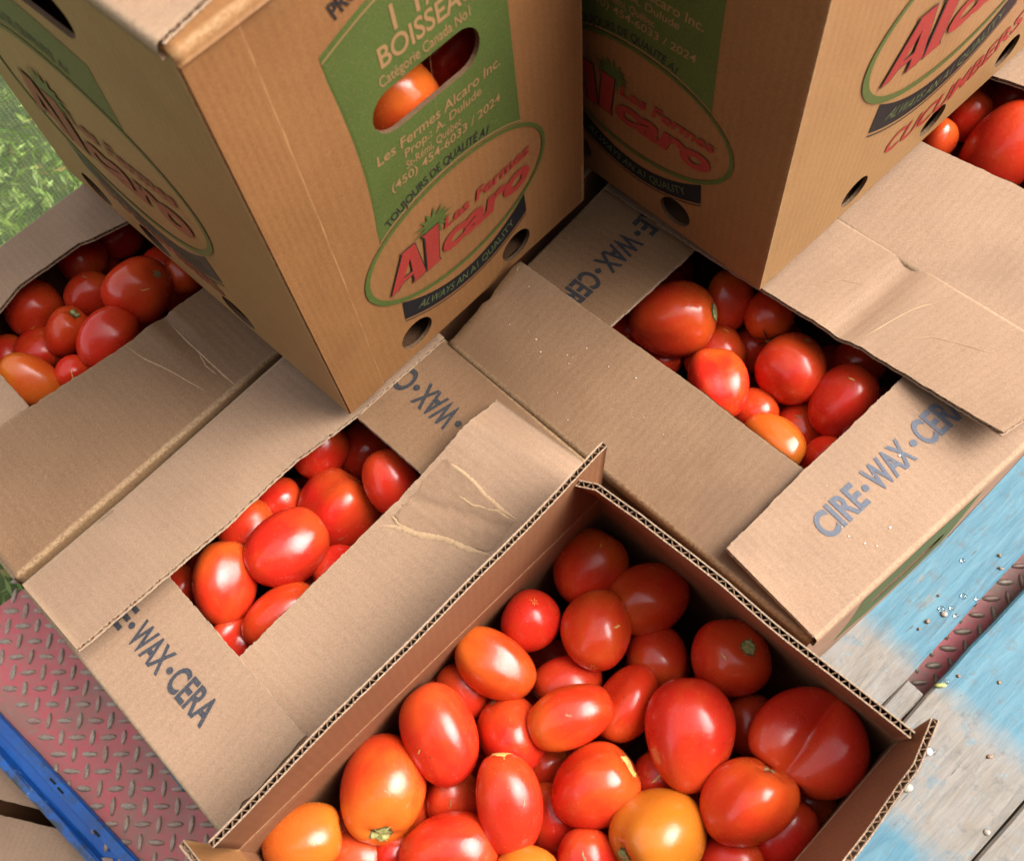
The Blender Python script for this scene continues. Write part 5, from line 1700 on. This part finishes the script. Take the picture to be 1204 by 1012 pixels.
# the mass of tomatoes lower down in the open cartons, seen only as dark red between the upper ones
bv, bf = [], []
proto_t = [tomato_mesh(0.031, 0.026, sh_, 12, 16)[0] for sh_ in ('egg', 'round', 'plum')]
def bed(quad, z_top, layers, skip=None):
    q = [V(p) for p in quad]
    c = sum(q) / 4
    q = [p + (c - p) * 0.09 for p in q]
    la_, lb_ = np.linalg.norm(q[1] - q[0]), np.linalg.norm(q[3] - q[0])
    na, nb = max(2, int(la_ / 0.055)), max(2, int(lb_ / 0.055))
    for L_ in range(layers):
        for i in range(na):
            for j in range(nb):
                a, b = (i + 0.5 + rng.normal(0, .06)) / na, (j + 0.5 + rng.normal(0, .06)) / nb
                p = q[0] * (1 - a) * (1 - b) + q[1] * a * (1 - b) + q[2] * a * b + q[3] * (1 - a) * b
                z = z_top(a, b) - L_ * 0.045 + rng.normal(0, 0.004)
                r_ = Matrix.Rotation(rng.uniform(0, 6.28), 3, 'Z') @ Matrix.Rotation(rng.uniform(0.9, 2.2), 3, 'X')
                n_ = len(bv)
                me = proto_t[rng.integers(0, 3)]
                k_ = rng.uniform(0.92, 1.05)
                for v in me.vertices:
                    w = r_ @ v.co * k_
                    bv.append((p[0] + w.x, p[1] + w.y, z + w.z))
                bf.extend(tuple(x + n_ for x in f.vertices) for f in me.polygons)
TOPZ = 0.46
for quad_ in (BOX_A, BOX_B, BOX_C, BOX_E):
    bed(quad_, lambda a, b: TOPZ - 0.155, 1)
# in the front carton the pile rises again beyond the lower edge of the picture
bed(BOX_F, lambda a, b: TOPZ - 0.160 + 0.075 * max(0.0, 1 - b * 1.9) ** 0.6 * (1 if b < 0.50 else 0), 2)
bo = link('tomato_bed', make_mesh('tomato_bed', bv, bf, True), None, MAT['tomato'])
bo.color = (0.52, 0.026, 0.010, 0.4)
kind(bo, 'stuff')

# two tomatoes seen through the hand hole
for t_ in HAND_HOLE_TOMATOES:
    add_tomato(*t_)

# ------------------------------------------------------------------ small things on the planks
def pal_world(u, w, z=0.0):
    return V((po[0], po[1], 0)) + pe * u + pn * w + V((0, 0, z))

def blob(name, r, parent=None, mat=None, sq=(1, 1, 0.7), jit=0.12, sub=2):
    bm = bmesh.new()
    bmesh.ops.create_icosphere(bm, subdivisions=sub, radius=r)
    for v in bm.verts:
        k = 1 + rng.normal(0, jit)
        v.co = Vector((v.co.x * sq[0] * k, v.co.y * sq[1] * k, v.co.z * sq[2] * k))
    me = bpy.data.meshes.new(name)
    bm.to_mesh(me)
    bm.free()
    me.polygons.foreach_set('use_smooth', [True] * len(me.polygons))
    return link(name, me, parent, mat)

MAT['stone'] = plain('pebble', (0.25, 0.23, 0.18), (0.40, 0.38, 0.31), 300)
MAT['crumb'] = plain('soil_crumb', (0.13, 0.08, 0.045), (0.30, 0.20, 0.12), 400)
MAT['bead'] = plain('white_bead', (0.80, 0.80, 0.78), (0.86, 0.86, 0.84), 300, 0.3)
wm, wnt, wp = new_mat('water_drop')
wp.inputs['Base Color'].default_value = (1, 1, 1, 1)
wp.inputs['Roughness'].default_value = 0.02
wp.inputs['IOR'].default_value = 1.33
wp.inputs['Transmission Weight'].default_value = 1.0

PP = PAL_PTS
o = blob('bead', 0.0040, None, MAT['bead'], (1, 1, .75), 0.02)
o.location = pal_world(*PP['bead'], PZ + .004)
tag(o, 'white round bead on the bare plank near the open carton corner', 'bead')
o = blob('pebble', 0.0052, None, MAT['stone'], (1.2, .9, .5), 0.05)
o.location = pal_world(*PP['pebble'], PZ + .003)
tag(o, 'flat grey-tan pebble on the bare plank beside the open carton wall', 'pebble')
o = blob('leaf_scrap', 0.0045, None, plain('dry_leaf', (0.26, 0.28, 0.06), (0.45, 0.42, 0.16)), (1.5, .6, .4), 0.15)
o.location = pal_world(*PP['leaf'], PZ + .003)
tag(o, 'yellowish plant scrap at the end of the red slot between planks', 'leaf scrap')
for k in ('drop1', 'drop2', 'drop3', 'drop4', 'drop5', 'dr6', 'drop7', 'bead2'):
    o = blob('water_drop', rng.uniform(.0022, .0036), None, wm, (1.1, 1, .5), 0.03)
    o.location = pal_world(*PP[k], PZ + .0012)
    lab = {'drop1': 'single clear water drop highest up the blue plank', 'drop2': 'clear drop near the upper side of the red slot, right of the nail hole',
           'drop3': 'clear drop on the very lip of the red slot', 'drop4': 'clear drop between the nail hole and the slot', 'drop5': 'clear drop below the nail hole at the plank edge',
           'dr6': 'clear drop inside the dark ring beside the nail hole', 'drop7': 'clear drop next to the yellowish plant scrap', 'bead2': 'tiny clear drop touching the white bead'}[k]
    tag(o, lab, 'water drop', 'water drops on the blue planks')
for k in ('deb1', 'deb2', 'deb3', 'deb4', 'deb5', 'deb6', 'deb7', 'spot1'):
    o = blob('soil_crumb', rng.uniform(.0015, .0027), None, MAT['crumb'], (1.3, 1, .5), 0.30, 1)
    o.location = pal_world(*PP[k], PZ + .0015)
    lab = {'deb1': 'brown crumb just left of the nail hole', 'deb2': 'brown crumb nearest the bare band on the upper blue plank', 'deb3': 'brown crumb above the nail hole ring',
           'deb4': 'brown crumb highest at the right edge of the blue plank', 'deb5': 'brown crumb by the right end of the slot', 'deb6': 'brown crumb right of the yellowish plant scrap',
           'deb7': 'brown crumb alone on the lower blue plank', 'spot1': 'dark crumb on the bare band border of the lower plank'}[k]
    tag(o, lab, 'crumb', 'soil crumbs on the planks')
# nails as parts of the pallet
MAT['nail'] = plain('nail_head', (0.16, 0.11, 0.08), (0.34, 0.29, 0.25), 300, 0.4)
for k in ('nail', 'hole'):
    u, w = PP[k]
    o = blob('nail', 0.0036, pal, MAT['nail'], (1, 1, .35), 0.03)
    o.location = (u, w, PZ + .0015)
# white dust flecks on the dark brown flap and on the stamped pale flap
fl = fC['left']
m = MB()
def fleck(flap, u, v, r):
    c = flap.P(u, v, 0.0004)
    m.box(c - V((r, r, 0)) * .5, V((r, r * .3, 0)), V((-r * .2, r * .8, 0)), V((0, 0, r * .35)))
for k in range(30):
    fleck(fl, fl.len * min(.97, max(.3, rng.normal(.70, .12))), fl.wid * rng.uniform(.1, .9), abs(rng.normal(0, .0005)) + .0002)
MAT['dust'] = plain('dust_fleck', (0.42, 0.37, 0.30), (0.60, 0.55, 0.48))
fk = m.build('dust_flecks', fl.obj, MAT['dust'])
kind(fk, 'stuff')
m = MB()
for k in range(14):
    fleck(fC['low'], fC['low'].len * rng.uniform(.15, .8), fC['low'].wid * rng.uniform(.1, .95), abs(rng.normal(0, .0007)) + .0003)
kind(m.build('dust_flecks', fC['low'].obj, MAT['dust']), 'stuff')
